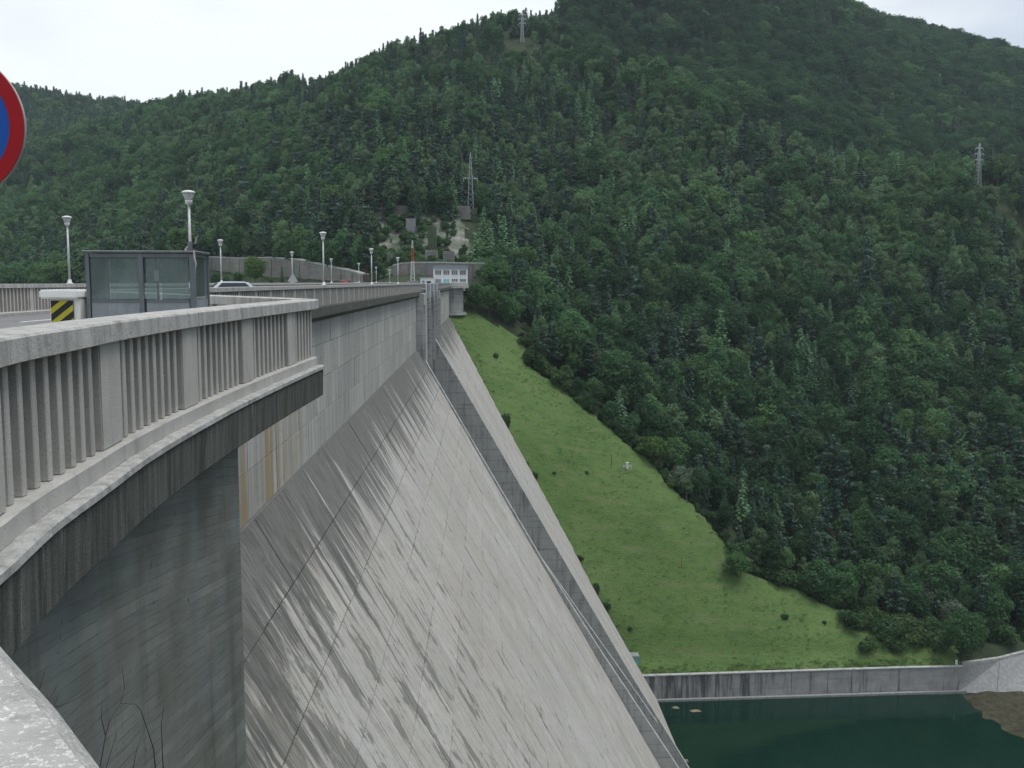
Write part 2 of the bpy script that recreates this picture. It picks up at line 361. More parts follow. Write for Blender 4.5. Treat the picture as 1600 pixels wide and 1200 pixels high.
    M['sign_red'] = simple('sign_red', (0.36, 0.008, 0.015), 0.45, var=0.05); M['sign_blue'] = simple('sign_blue', (0.012, 0.09, 0.42), 0.45, var=0.05)
    M['sign_back'] = simple('sign_back_metal', (0.45, 0.46, 0.47), 0.45, 0.4)
    M['galv'] = simple('galvanised_steel', (0.52, 0.54, 0.55), 0.5, 0.35, var=0.15)
    M['lampwhite'] = simple('lamp_enamel', (0.66, 0.67, 0.66), 0.45, var=0.12)
    t = NT('lamp_glass'); M['lampglass'] = t.bsdf((0.62, 0.64, 0.63), 0.25, spec=0.6, Transmission_Weight=0.35)
    M['frame'] = simple('grey_blue_steel_frame', (0.15, 0.17, 0.185), 0.5, 0.2, var=0.15)
    M['panel'] = simple('grey_blue_sheet_panel', (0.27, 0.30, 0.325), 0.5, 0.2, var=0.15, scale=3)
    t = NT('shelter_glass')
    tr = t.n.new('ShaderNodeBsdfTransparent'); tr.inputs['Color'].default_value = (0.86, 0.92, 0.92, 1)
    gl = t.n.new('ShaderNodeBsdfGlossy'); gl.inputs['Roughness'].default_value = 0.06; gl.inputs['Color'].default_value = (0.85, 0.95, 0.97, 1)
    df = t.n.new('ShaderNodeBsdfDiffuse'); df.inputs['Color'].default_value = (0.46, 0.53, 0.54, 1)  # pale diffuse film: sky reflection put into the pane colour
    fr = t.n.new('ShaderNodeFresnel'); fr.inputs['IOR'].default_value = 1.5
    m1 = t.n.new('ShaderNodeMixShader'); t.l.new(t.rng(t.noise(scale=2.5, detail=5), 0.3, 0.75, 0.14, 0.30), m1.inputs[0]); t.l.new(tr.outputs[0], m1.inputs[1]); t.l.new(df.outputs[0], m1.inputs[2])
    m2 = t.n.new('ShaderNodeMixShader'); t.l.new(fr.outputs[0], m2.inputs[0]); t.l.new(m1.outputs[0], m2.inputs[1]); t.l.new(gl.outputs[0], m2.inputs[2])
    t.l.new(m2.outputs[0], t.out.inputs['Surface']); M['glass'] = t.mat
    t = NT('window_glass'); M['winglass'] = t.bsdf((0.03, 0.04, 0.05), 0.1, spec=0.6)
    M['roofgrey'] = simple('blue_grey_roofing', (0.23, 0.28, 0.33), 0.6, var=0.1)
    M['doorblue'] = simple('turquoise_door_paint', (0.22, 0.52, 0.55), 0.5)
    M['teal'] = simple('turquoise_cabin_paint', (0.16, 0.45, 0.48), 0.5, var=0.1)
    M['plaster'] = simple('white_plaster', (0.70, 0.71, 0.71), 0.9, var=0.08, scale=1.5)
    M['pylon'] = simple('pylon_steel', (0.42, 0.45, 0.47), 0.5, 0.3)
    M['mastred'] = simple('mast_red', (0.55, 0.06, 0.03), 0.5); M['rust'] = simple('rusty_steel', (0.18, 0.075, 0.035), 0.8)
    M['carwhite'] = simple('pale_blue_car_paint', (0.62, 0.68, 0.72), 0.25, var=0.03, spec=0.5); M['carred'] = simple('brick_red_car_paint', (0.42, 0.075, 0.05), 0.35, var=0.05, spec=0.5)
    M['tyre'] = simple('tyre_rubber', (0.02, 0.02, 0.02), 0.9)
    M['bark'] = simple('bark', (0.085, 0.065, 0.05), 0.95, var=0.3, scale=3); M['palebark'] = simple('pale_bark', (0.28, 0.26, 0.23), 0.95, var=0.3, scale=3)
    M['pinebark'] = simple('pine_bark', (0.14, 0.075, 0.045), 0.95, var=0.3, scale=3); M['twig'] = simple('twig_bark', (0.075, 0.066, 0.055), 0.95)
    M['ribbon'] = simple('weathered_ribbon', (0.45, 0.42, 0.40), 0.9, var=0.3, scale=20)
    M['hole'] = simple('void_darkness_black', (0.012, 0.013, 0.012), 1.0)  # flat black stands in for the unlit inside of openings
    M['drift'] = simple('bleached_driftwood', (0.30, 0.25, 0.17), 0.9, var=0.3, scale=3)
    # stone retaining wall on the far shore
    t = NT('masonry_wall')
    x, y, z = t.xyz()
    st = t.vor(t.comb(t.m('MULTIPLY', t.m('ADD', x, t.m('MULTIPLY', y, 0.6)), 0.8), 0.0, t.m('MULTIPLY', z, 1.3)), 1.0, out='Color')
    b = t.noise(scale=0.12, detail=6); ver = t.noise(t.comb(t.m('MULTIPLY', x, 0.5), t.m('MULTIPLY', y, 0.4), t.m('MULTIPLY', z, 0.07)), 1.0, 5)
    c = t.mix(t.rng(b, 0.3, 0.7), (0.18, 0.175, 0.16), (0.27, 0.265, 0.245)); c = t.mix(0.25, c, t.mix(1.0, c, st, 'MULTIPLY')); c = t.mix(t.rng(ver, 0.55, 0.75, 0, 0.6), c, (0.09, 0.095, 0.085))
    M['masonry'] = t.bsdf(c, 0.95)
    # rock
    t = NT('hillside_rock'); b = t.noise(scale=0.35, detail=7, rough=0.65); v = t.noise(scale=0.09, detail=5)
    c = t.mix(t.rng(b, 0.35, 0.65), (0.15, 0.155, 0.14), (0.31, 0.305, 0.28)); c = t.mix(t.rng(v, 0.38, 0.55, 0, 0.85), c, (0.055, 0.085, 0.04))
    M['rock'] = t.bsdf(c, 0.95, bump=b, bstr=0.8, bdist=0.6)
    # forest floor
    t = NT('forest_floor'); b = t.noise(scale=0.2, detail=6)
    c = t.mix(t.rng(b, 0.35, 0.65), (0.022, 0.034, 0.018), (0.045, 0.058, 0.028)); M['floor'] = t.bsdf(c, 1.0)
    # meadow
    t = NT('meadow_grass'); b = t.noise(scale=0.045, detail=6, rough=0.6); b2 = t.noise(scale=0.35, detail=6, rough=0.65); b3 = t.noise(scale=2.2, detail=4, rough=0.7); b4 = t.noise(t.scale3(t.pos(), (0.05, 0.35, 0.35)), 1.0, 5, 0.6)
    c = t.mix(t.rng(b, 0.35, 0.65), (0.084, 0.152, 0.041), (0.118, 0.190, 0.057)); c = t.mix(t.rng(b2, 0.50, 0.72, 0, 0.7), c, (0.058, 0.108, 0.032))
    c = t.mix(t.rng(b2, 0.42, 0.28, 0, 0.6), c, (0.13, 0.145, 0.06)); c = t.mix(t.rng(b3, 0.52, 0.74, 0, 0.45), c, (0.042, 0.080, 0.026))
    c = t.mix(t.rng(b3, 0.40, 0.28, 0, 0.35), c, (0.16, 0.19, 0.08)); c = t.mix(t.rng(b4, 0.54, 0.66, 0, 0.55), c, (0.155, 0.185, 0.085)); c = t.mix(t.rng(b4, 0.44, 0.34, 0, 0.5), c, (0.066, 0.118, 0.036))
    M['meadow'] = t.bsdf(c, 0.95, bump=t.m('ADD', b3, b2), bstr=0.9, bdist=0.5)
    t = NT('gravel_bank'); b = t.noise(scale=0.5, detail=7, rough=0.7); c = t.mix(t.rng(b, 0.35, 0.65), (0.022, 0.022, 0.012), (0.070, 0.064, 0.038)); M['gravel'] = t.bsdf(c, 0.95, bump=b, bstr=0.6, bdist=0.3)
    # water
    t = NT('river_water')
    w = t.noise(t.scale3(t.pos(), (0.22, 0.5, 1)), 1.0, 4, 0.55)
    fr = t.n.new('ShaderNodeFresnel'); fr.inputs['IOR'].default_value = 1.33
    bp = t.n.new('ShaderNodeBump'); bp.inputs['Strength'].default_value = 0.10; bp.inputs['Distance'].default_value = 0.25; t.l.new(w, bp.inputs['Height'])
    gl = t.n.new('ShaderNodeBsdfGlossy'); gl.inputs['Roughness'].default_value = 0.08; gl.inputs['Color'].default_value = (0.9, 0.95, 0.95, 1)
    tr = t.n.new('ShaderNodeBsdfTransparent'); tr.inputs['Color'].default_value = (0.22, 0.36, 0.30, 1)
    df = t.n.new('ShaderNodeBsdfDiffuse'); df.inputs['Color'].default_value = (0.006, 0.030, 0.021, 1)
    m1 = t.n.new('ShaderNodeMixShader'); m1.inputs[0].default_value = 0.66; t.l.new(tr.outputs[0], m1.inputs[1]); t.l.new(df.outputs[0], m1.inputs[2])
    for q in (fr, gl): t.l.new(bp.outputs[0], q.inputs['Normal'])
    m2 = t.n.new('ShaderNodeMixShader'); t.l.new(fr.outputs[0], m2.inputs[0]); t.l.new(m1.outputs[0], m2.inputs[1]); t.l.new(gl.outputs[0], m2.inputs[2])
    t.l.new(m2.outputs[0], t.out.inputs['Surface']); M['water'] = t.mat
mats()

# ------------------------------------------------------------------ terrain
WATER_Z = at(1300, 1087, 264.0).z
WALL_Z = at(1300, 1046.5, 264.5).z - 0.4
RES_Z = -9.0
ctrl = []
def g(px, py, Y, off=0.0):
    p = at(px, py, Y); ctrl.append((p.x, p.y, p.z - off))
def w(x, y, z): ctrl.append((x, y, z))
CAN = 10.0
def G(rows, off=CAN):
    for r in rows: g(*r, off)
# far left hill and the ridge that meets it
G([(-250,170,1450),(-100,140,1450),(0,150,1400),(60,156,1400),(130,166,1380),(200,182,1340)])
G([(0,215,1150),(120,215,1120),(230,172,1050),(300,158,1020),(400,146,980),(480,133,950)])
# main hill skyline
G([(500,135,770),(560,105,750),(600,88,740),(700,88,720),(760,72,720),(830,38,740)])
G([(900,2,860),(960,-40,900),(1050,-70,940),(1150,-60,980),(1250,-18,1010),(1290,10,1030),(1350,32,1060),(1400,50,1150),(1450,53,1230),(1500,66,1250),(1600,96,1250),(1750,140,1250)])
# ground falls away behind the skyline
G([(400,200,1150),(480,190,1120),(560,170,1000),(560,190,1200),(640,150,1000),(640,150,1250),(700,130,950),(700,120,1150),(780,105,940),(780,90,1150),(830,70,900),(850,45,1050),(860,30,830),(900,40,1200),(960,0,1150),(1050,-30,1150),(1150,-30,1150)])
# crest of the front spur
G([(850,75,720),(900,98,700),(1000,125,665),(1060,138,645),(1130,180,615),(1200,222,590),(1260,256,570),(1330,278,545),(1400,290,535),(1474,298,530),(1530,296,530),(1620,292,530),(1750,300,530)])
# the back hill beyond the gully
G([(950,80,840),(1000,60,860),(1100,80,850),(1200,110,850),(1160,165,760),(1200,185,755),(1300,120,900),(1300,215,755),(1400,200,840),(1400,120,980),(1500,215,820),(1500,140,1020),(1600,235,800),(1600,160,1020),(1720,240,820)])
for x, y, z in ((150,690,60),(230,680,48),(330,690,38),(430,700,32)): w(x, y, z)
# front of the spur down to the meadow edge
G([(820,200,610),(820,300,500),(780,400,410),(900,200,610),(900,300,505),(900,400,430),(860,480,385),
   (1000,200,600),(1000,300,515),(1000,400,445),(1000,500,398),(1000,600,362),(1100,300,525),(1100,400,465),(1100,500,412),(1100,600,378),(1100,700,346),
   (1200,300,540),(1200,400,472),(1200,500,425),(1200,600,388),(1200,700,353),(1200,800,328),(1350,350,500),(1350,450,450),(1350,600,392),(1350,700,360),(1350,800,332),(1350,880,312),
   (1500,350,505),(1500,450,458),(1500,600,400),(1500,700,366),(1500,800,336),(1500,900,308),(1650,350,510),(1650,500,450),(1650,700,375),(1650,900,315)])
# left front above the shore road
G([(740,400,405),(700,300,455),(700,200,560),(700,130,640),(640,300,460),(600,200,570),(600,130,680),(560,300,470),(500,200,640),(500,300,520),(480,380,460),(400,200,740),(400,300,580),(400,380,505),(300,200,860),(300,300,650),(300,385,545),
   (200,250,820),(200,350,640),(100,290,830),(100,220,1020),(100,400,600),(0,300,860),(0,400,630),(-150,300,900),(-150,410,640)])
# meadow and its edges (bare ground)
G([(1000,1040,267),(1100,1040,267),(1200,1040,267),(1300,1038,267),(1480,1034,268),(1600,1025,270),(1700,1015,272),
   (1000,900,281),(1100,920,281),(1200,940,281),(1300,960,281),(1400,990,277),(1000,800,295),(1080,800,298),(1000,720,309),(900,700,308),(930,820,291),(900,640,318),(800,620,314),(780,540,336),(830,545,340),(760,560,326),(740,530,334),(850,700,300),(930,900,279),(960,980,270)], 0)
# ends of the crest: bench with the road and the control building
for x, y, z in ((-12,338,-1.2),(-40,345,-0.3),(-70,352,-0.3),(-20,352,-0.3),(-35,366,1.0),(-8,345,-3),(4,350,-8),(-60,368,3),(-30,380,10)): w(x, y, z)
for px_, pt_, Y_ in ((325,402,470),(368,404,455),(418,403,440),(462,406,425),(500,414,410),(528,420,398),(545,424,388),(565,430,378)):
    q_ = at(px_, pt_, Y_); w(q_.x - 1, Y_ - 5, -0.8); w(q_.x - 4, Y_ - 22, -1.2); w(q_.x + 2, Y_ + 9, q_.z - .6)
# reservoir bed, valley floor, near abutment
for x, y, z in ((-60,250,-45),(-60,100,-50),(-150,100,-50),(-300,100,-50),(-150,260,-40),(-150,370,-22),(-300,350,-40),(-260,440,-20),(-450,300,-40),(-450,-100,-40),(-500,550,-15),(-60,0,-30),(-700,400,-30),(-700,900,40),(-60,320,-14)): w(x, y, z)
for x, y, z in ((70,240,-118),(130,230,-118),(250,240,-117),(400,240,-116),(70,150,-117),(150,130,-116),(300,130,-114),(60,190,-117),(600,240,-100),(600,300,-60)): w(x, y, z)
for x, y, z in ((0,-35,-3),(-30,-45,-1),(50,-40,-10),(0,2,-24),(-10,20,-30),(30,15,-38),(80,0,-45),(20,60,-66),(80,60,-75),(160,30,-60),(40,100,-95),(100,95,-98),(200,80,-85),(0,-150,45),(100,-150,30),(-150,-150,10),(300,-100,30),(400,50,-40)): w(x, y, z)
for x, y, z in ((-900,1800,230),(0,1700,240),(600,1750,240),(1200,1500,260),(1300,900,220),(900,450,60),(1300,300,60),(-1100,900,80),(-1100,200,-30),(-1000,-200,-20),(1200,-200,80)): w(x, y, z)

ctrl = np.array(ctrl)
class TPS:
    def __init__(s, P, lam):
        s.c = P[:, :2] / 100.0; n = len(P)
        d = np.linalg.norm(s.c[:, None] - s.c[None], axis=2)
        K = s.k(d) + lam * np.eye(n); Q = np.c_[np.ones(n), s.c]
        A = np.block([[K, Q], [Q.T, np.zeros((3, 3))]])
        s.w = np.linalg.solve(A, np.r_[P[:, 2], np.zeros(3)])
    @staticmethod
    def k(d): return np.where(d > 0, d * d * np.log(np.maximum(d, 1e-9)), 0.0)
    def __call__(s, X, Y):
        q = np.c_[np.ravel(X), np.ravel(Y)] / 100.0; out = np.empty(len(q))
        for i in range(0, len(q), 8000):
            b = q[i:i+8000]; d = np.linalg.norm(b[:, None] - s.c[None], axis=2)
            out[i:i+8000] = s.k(d) @ s.w[:len(s.c)] + s.w[len(s.c)] + b @ s.w[-2:]
        return out.reshape(np.shape(X))
tps = TPS(ctrl, 0.02)
def vnoise(X, Y, sc, seed):
    """cheap smooth value noise"""
    r = np.random.default_rng(seed); T = r.random((64, 64)) * 2 - 1
    x, y = np.asarray(X) / sc, np.asarray(Y) / sc
    xi, yi = np.floor(x).astype(int), np.floor(y).astype(int); fx, fy = x - xi, y - yi
    fx, fy = fx * fx * (3 - 2 * fx), fy * fy * (3 - 2 * fy)
    t = lambda a, b: T[a % 64, b % 64]
    return (t(xi, yi) * (1-fx) + t(xi+1, yi) * fx) * (1-fy) + (t(xi, yi+1) * (1-fx) + t(xi+1, yi+1) * fx) * fy
def sstep(a, b, v):
    t = np.clip((v - a) / (b - a), 0, 1); return t * t * (3 - 2 * t)
# river bank profile: ground behind the river wall stays at its top, bed in front
AP = [(134.6, 266.9, WALL_Z + .2), tuple(at(1562, 1032, 271)), tuple(at(1640, 1012, 276)), tuple(at(1760, 985, 284))]
APX, APY, APZ = [q[0] for q in AP], [q[1] for q in AP], [q[2] for q in AP]
def wall_line(X): return 261.5 + np.clip((np.asarray(X) - 40) * 0.05, 0, 4.2)
def height(X, Y):
    X = np.asarray(X, float); Y = np.asarray(Y, float)
    h = tps(X, Y)
    h = h + (vnoise(X, Y, 95, 3) * 7.0 + vnoise(X, Y, 42, 4) * 3.2) * sstep(360, 500, Y)
    h = h + vnoise(X, Y, 14, 5) * 0.25
    inst = (X > 30) & (X < 134.8)
    wl_ = wall_line(X)
    # behind the wall: never lower than the wall's top
    h = np.where(inst & (Y > wl_) & (h < WALL_Z), WALL_Z + (h - WALL_Z) * 0.1, h)
    db_ = np.maximum(0, Y - wl_ - 1.2); h = np.where(inst & (Y > wl_), np.minimum(h, WALL_Z - .15 + db_ * .5 + np.maximum(0, db_ - 5) ** 1.5 * .6), h)
    # in front: the river bed
    f = (X > -14) & (Y <= wl_) & (Y > 120)
    # under the sloping apron
    ylo = np.interp(X, [134, 143, 158, 178], [264.5, 263.8, 262.5, 260]); yhi = np.interp(X, APX, APY); zhi = np.interp(X, APX, APZ)
    ta = np.clip((Y - ylo) / (yhi - ylo), -.5, 1.15); h = np.where((X > 134.8) & (X < 230) & (Y < yhi + 2), np.minimum(h, WATER_Z - 2.2 + (zhi - WATER_Z) * ta), h)
    h = np.where((X > 134.8) & (X < 230) & (Y >= yhi + 2) & (Y < yhi + 60), np.minimum(h, zhi + .2 + (Y - yhi) * .62), h)
    bed = -118 + 7.6 * sstep(100, 150, X - (262 - Y) * 0.30) + vnoise(X, Y, 9, 8) * 0.5
    h = np.where(f & (X > 20) & ((X < 134.8) | (Y < ylo - 1.5)), np.minimum(h, bed), h)
    return h

# dam footprint: sink the ground under it
def dep_to_x(dep): return -11.1 + 0.57 * (dep - 11.4)
END_P = [(0, 331), (11.4, 330), (27, 314), (39.5, 301), (56.7, 290), (74.7, 279), (84, 266), (101, 262.3), (115, 262.3)]
def y_end(dep): return float(np.interp(dep, [a for a, b in END_P], [b for a, b in END_P]))
def under_dam(X, Y, h):
    dep = 11.4 + (X + 11.1) / 0.57
    ye = np.interp(dep, [a for a, b in END_P], [b for a, b in END_P])
    surf = EYE - np.clip(dep, 11.4, 130)
    ins = (X > -26) & (X < 60) & (Y > -5) & (Y < ye + 1)
    top = np.where(X < -11.1, -6.0, surf - 5.0)
    low = np.where((Y > 160) & (Y < 220), np.minimum(top, surf - 30), top)
    return np.where(ins, np.minimum(h, low), h)

xs = np.concatenate([np.arange(-1100, -250, 22), np.arange(-250, 480, 7.0), np.arange(480, 1300, 22)])
ys = np.concatenate([np.arange(-200, 240, 12), np.arange(240, 620, 6.0), np.arange(620, 1800, 16)])
GX, GY = np.meshgrid(xs, ys)
GZ = under_dam(GX, GY, height(GX, GY))
def grid_mesh(name, X, Y, Z, keep=None):
    ny, nx = X.shape
    v = np.c_[X.ravel(), Y.ravel(), Z.ravel()]
    i = (np.arange(ny-1)[:, None] * nx + np.arange(nx-1)[None]).ravel()
    f = np.c_[i, i+1, i+nx+1, i+nx]
    if keep is not None: f = f[keep.ravel()[f].all(axis=1)]
    used = np.unique(f); remap = np.full(len(v), -1); remap[used] = np.arange(len(used)); v = v[used]; f = remap[f]
    me = bpy.data.meshes.new(name)
    me.vertices.add(len(v)); me.vertices.foreach_set('co', v.ravel())
    me.loops.add(f.size); me.loops.foreach_set('vertex_index', f.ravel().astype(np.int32))
    me.polygons.add(len(f)); me.polygons.foreach_set('loop_start', np.arange(0, f.size, 4, dtype=np.int32))
    try: me.polygons.foreach_set('loop_total', np.full(len(f), 4, np.int32))
    except Exception: pass
    me.polygons.foreach_set('use_smooth', np.ones(len(f), bool))
    me.update(); me.validate(); return me
# wide base sheet reaching the horizon, below everything
b = MB(); b.add([(-2500,-800,-135),(2500,-800,-135),(2500,2400,-135),(-2500,2400,-135)], [(0,1,2,3)])
tag(b.build('ground', M['floor']), kind='structure')

# meadow polygon in the plane: right edge follows the wood
def gp(px, py, Y0=262, Y1=420):
    """where the sight line of a pixel meets the hillside"""
    Ys = np.arange(Y0, Y1, 0.5); d = at(px, py, 100.0) - Vector((0, 0, EYE))
    X = d.x / 100 * Ys; Z = EYE + d.z / 100 * Ys; H = height(X, Ys)
    k = np.nonzero(H >= Z)[0]; k = k[0] if len(k) else -1
    return float(X[k]), float(Ys[k]), float(H[k])
edge = [gp(*q) for q in ((815,528),(835,575),(872,600),(905,632),(960,675),(1010,715),(1050,765),(1105,810),(1130,850),(1165,895),(1240,918),(1310,950),(1370,972),(1440,985),(1500,990))]
mpoly = [(p[0], p[1]) for p in edge] + [(134.6, 269), (134.3, 262), (30, 261), (8, 280), (-6, 310), (-12, 336), (-4, 342)]
def in_poly(X, Y, poly):
    X = np.asarray(X); Y = np.asarray(Y); r = np.zeros(X.shape, bool); n = len(poly)
    for i in range(n):
        x1, y1 = poly[i]; x2, y2 = poly[(i+1) % n]
        c = ((y1 > Y) != (y2 > Y)) & (X < (x2-x1) * (Y-y1) / ((y2-y1) or 1e-9) + x1); r ^= c
    return r
GZ = np.where((GX > 24) & (GX < 136) & (GY > 240) & (GY < wall_line(GX) + 7.5), -120.0, GZ)
GZ = np.where(in_poly(GX, GY, mpoly), GZ - 1.2, GZ)          # the meadow is a sheet of its own
tag(link('hillside', grid_mesh('hillside', GX, GY, GZ), M['floor']), kind='structure')
mx_, my_ = np.meshgrid(np.arange(-20, 138, 1.5), np.arange(258, 352, 1.5))
wob = vnoise(mx_, my_, 5, 21) * 1.6
keep = in_poly(mx_ + wob, my_ + wob * 0.5, mpoly) & (my_ > wall_line(mx_) + 0.6)
mh = height(mx_, my_) + 0.15 + vnoise(mx_, my_, 4, 22) * 0.12
tag(link('meadow', grid_mesh('meadow', mx_, my_, mh, keep), M['meadow']), kind='structure')
# tailwater pool, reservoir, gravel shoal
b = MB(); b.add([(-14,120,WATER_Z),(700,120,WATER_Z),(700,264,WATER_Z),(-14,264,WATER_Z)], [(0,1,2,3)])
tag(b.build('river_water', M['water']), kind='structure')
b = MB(); b.add([(-2400,-600,RES_Z),(-24.5,-600,RES_Z),(-24.5,335,RES_Z),(-60,420,RES_Z),(-2400,900,RES_Z)], [(0,1,2,3,4)])
tag(b.build('reservoir_water', M['water']), kind='structure')
sx, sy = np.meshgrid(np.arange(95, 200, 1.2), np.arange(200, 265, 1.2))
def on_water(px, py):
    d = at(px, py, 100.0) - Vector((0, 0, EYE)); return Vector((0, 0, EYE)) + d * ((WATER_Z - EYE) / d.z)
wa, wb = on_water(1512, 1094), on_water(1630, 1180); wd_ = (wb - wa).normalized()
sg_ = (sx - wa.x) * (-wd_.y) + (sy - wa.y) * wd_.x
sh = WATER_Z + np.clip(sg_ * .10, -3.0, .7) + vnoise(sx, sy, 5, 71) * .25 + vnoise(sx, sy, 2.2, 72) * .12
tag(link('gravel_shoal', grid_mesh('gravel_shoal', sx, sy, sh, (sg_ > -14) & (sy < np.interp(sx, [134, 143, 158, 178], [264.8, 264.2, 263, 260.5]) ) & (sy < wall_line(sx) + .5)), M['gravel']), kind='structure')

# ------------------------------------------------------------------ the dam
dam = thing('concrete_dam', 'huge pale grey concrete gravity dam with streaked sloping face crossing the valley', 'dam', (-18, 170, 0))
DAMLOC = Vector((-18, 170, 0))
def local(o): o.matrix_parent_inverse = Matrix.Translation(-Vector(o.parent.location)); return o
WALLX, WB = -11.3, -9.9
DEPS = [11.4, 19, 27, 33, 39.5, 48, 56.7, 65, 74.7, 84, 92, 101, 115]
def section(off, y, wall_off=0.0, cut=None):
    """dam cross-section polygon, downstream skin set back by off"""
    s = [(-25, EYE - 125), (-25, -0.42), (WALLX - wall_off - 0.1, -0.42), (WALLX - wall_off - 0.1, WB - 0.05)]
    s = [(x, y, z) for x, z in s]
    for d in DEPS: s.append((max(dep_to_x(d) - off, -24.5), y if cut is None else cut(d), EYE - d))
    s.append((dep_to_x(115) - off, y if cut is None else cut(115), EYE - 125))
    return s
b = MB()
b.loft(section(0.16, 14.0), section(0.16, 170.0))
b.loft(section(9.0, 169.9, 5.5), section(9.0, 217.1, 5.5))
far = section(0.16, 217.0)
ecut = [(x, (y_end(EYE - z) if z < -1 else 331), z) for x, y, z in section(0.16, 0)]
b.loft(far, ecut)
body = local(b.build('dam_body', M['joint'], dam))

# slabs of the sloping face: cast blocks with recessed joints
SL = math.sqrt(1 + 0.57 ** 2); du = Vector((0.57 / SL, 0, -1 / SL)); nrm = Vector((1 / SL, 0, 0.57 / SL))
ROW, COL = 3.2, 6.75
slabs = []
ROW0 = 11.45
for (ya, yb_) in ((14.0, 168.0), (219.0, 331.0)):
    ncol = int(math.ceil((yb_ - ya) / COL))
    for c in range(ncol):
        y0 = ya + c * COL; y1 = min(y0 + COL, yb_)
        for r in range(32):
            d0 = ROW0 + r * ROW; d1 = d0 + ROW
            ye = min(y1, y_end(d1) - 0.05) if ya > 200 else y1
            if ye - y0 < 1.5: continue
            px, py, w_ = project((dep_to_x((d0 + d1) / 2), (y0 + ye) / 2, EYE - (d0 + d1) / 2))
            vis = (350 < px < 1080) and py < 1235
            slabs.append((-(ye - y0) * ROW / w_ ** 1.7 if vis else 0, y0, ye, d0, d1))
slabs.sort(key=lambda q: q[0])
slab_me = {}
def slab_mesh(ly, ls):
    k_ = (round(ly, 2), round(ls, 2))
    if k_ not in slab_me:
        # cast slab with small chamfered arrises; local x = Y, local y = fall line, z = outwards
        m_ = MB(); c_ = 0.025
        lo = [(0, 0), (k_[0], 0), (k_[0], k_[1]), (0, k_[1])]
        hi = [(c_, c_), (k_[0]-c_, c_), (k_[0]-c_, k_[1]-c_), (c_, k_[1]-c_)]
        vs = [(x, y, -0.13) for x, y in lo] + [(x, y, -c_) for x, y in lo] + [(x, y, 0) for x, y in hi]
        fs = [(3,2,1,0)] + [(i, (i+1) % 4, 4+(i+1) % 4, 4+i) for i in range(4)] + [(4+i, 4+(i+1) % 4, 8+(i+1) % 4, 8+i) for i in range(4)] + [(8,9,10,11)]
        m_.add(vs, fs); slab_me[k_] = m_.mesh('face_slab')
    return slab_me[k_], k_
rest = MB(); n_s = 0
for key, y0, y1, d0, d1 in slabs:
    ly = y1 - y0 - (0.06 if abs((y0 - 14) / 13.5 - round((y0 - 14) / 13.5)) < .01 else 0.045); ls = ROW * SL - 0.05
    o0 = Vector((dep_to_x(d0), y0 + 0.02, EYE - d0)) + nrm * random.uniform(-0.025, 0.025)
    mat_ = Matrix(((0, du.x, nrm.x, o0.x), (1, 0, 0, o0.y), (0, du.z, nrm.z, o0.z), (0, 0, 0, 1)))
    if key < 0 and n_s < 300:
        me, _ = slab_mesh(ly, ls); o = link('face_slab', me, M['face'], dam); n_s += 1
        o.matrix_parent_inverse = Matrix.Translation(-DAMLOC); o.matrix_world = mat_
        o.matrix_basis = mat_
    else:
        vs = [mat_ @ Vector(q) for q in ((0,0,-.13),(ly,0,-.13),(ly,ls,-.13),(0,ls,-.13),(0,0,0),(ly,0,0),(ly,ls,0),(0,ls,0))]
        rest.hexa(vs)
tag(local(rest.build('face_slabs', M['face'], dam)), kind='stuff')

# upper vertical wall: cast panels in four lifts
def wall_panels(ya, yb_, step):
    n = int(round((yb_ - ya) / step)); step = (yb_ - ya) / n
    zs = [-0.5, -2.75, -5.1, -7.5, WB]
    for i in range(n):
        for r in range(4):
            b = MB(); y0, y1 = ya + i * step + 0.02, ya + (i + 1) * step - 0.02
            if i % 4 == 0: y0 += 0.05
            b.box((-0.2, 0, 0), (0.0, y1 - y0, zs[r] - zs[r+1] - 0.035))
            key = (round(y1 - y0, 3), r)
            if key not in pan_me: pan_me[key] = b.mesh('wall_panel')
            o = link('wall_panel', pan_me[key], M['wall'], dam)
            o.matrix_parent_inverse = Matrix.Translation(-DAMLOC)
            o.location = (WALLX + random.uniform(-0.012, 0.012), y0, zs[r+1])
pan_me = {}
wall_panels(34, 168, 3.35); wall_panels(238, 331, 6.2)

# crest spillway between the two walls: piers, chute and its training walls
for y0, y1, x1 in ((168.2, 178, -9.95), (190, 193.5, -10.1), (205.5, 209, -10.1), (221, 224.5, -10.1), (234.5, 237.9, -10.2)):
    b = MB(); b.box((-24, y0, -14.5), (x1, y1, -0.42)); b.box((x1 - .35, y0 + .25, -14.5), (x1 + .25, y0 + .75, -2.2))
    local(b.bevel_build('spillway_pier', M['cast'], dam, 0.12, 2))
b = MB(); b.box((-20, 193.5, -6.0), (-16.3, 205.5, -0.5)); b.box((-20, 178, -6), (-16.3, 190, -0.5)); b.box((-20, 209, -6), (-16.3, 221, -0.5)); b.box((-20, 224.5, -6), (-16.3, 234.5, -0.5))
local(b.build('spillway_gate', M['frame'], dam))
def train_wall(y0, y1, tops, bot=-13):
    b = MB()
    lo = [(dep_to_x(d) + bot, EYE - d) for d, o in tops]; hi = [(dep_to_x(d) + o, EYE - d) for d, o in tops]
    poly = hi + lo[::-1]
    b.loft([(x, y0, z) for x, z in poly], [(x, y1, z) for x, z in poly])
    return local(b.build('training_wall', M['cast'], dam))
train_wall(168.3, 170.2, [(11.3, 0.25), (30, 0.3), (48, 0.4), (65, 1.4), (85, 3.0), (100, 3.9), (114, 4.2)])
train_wall(190.8, 192.2, [(14, -7.0), (40, -3.6), (50, -2.3), (66, -0.4), (80, 1.3), (88, 2.2), (94, 0.5), (114, -3)])
train_wall(216.0, 219.0, [(11.3, 0.2), (40, 0.25), (70, 0.3), (90, 0.5), (101, 1.0), (114, 1.4)])
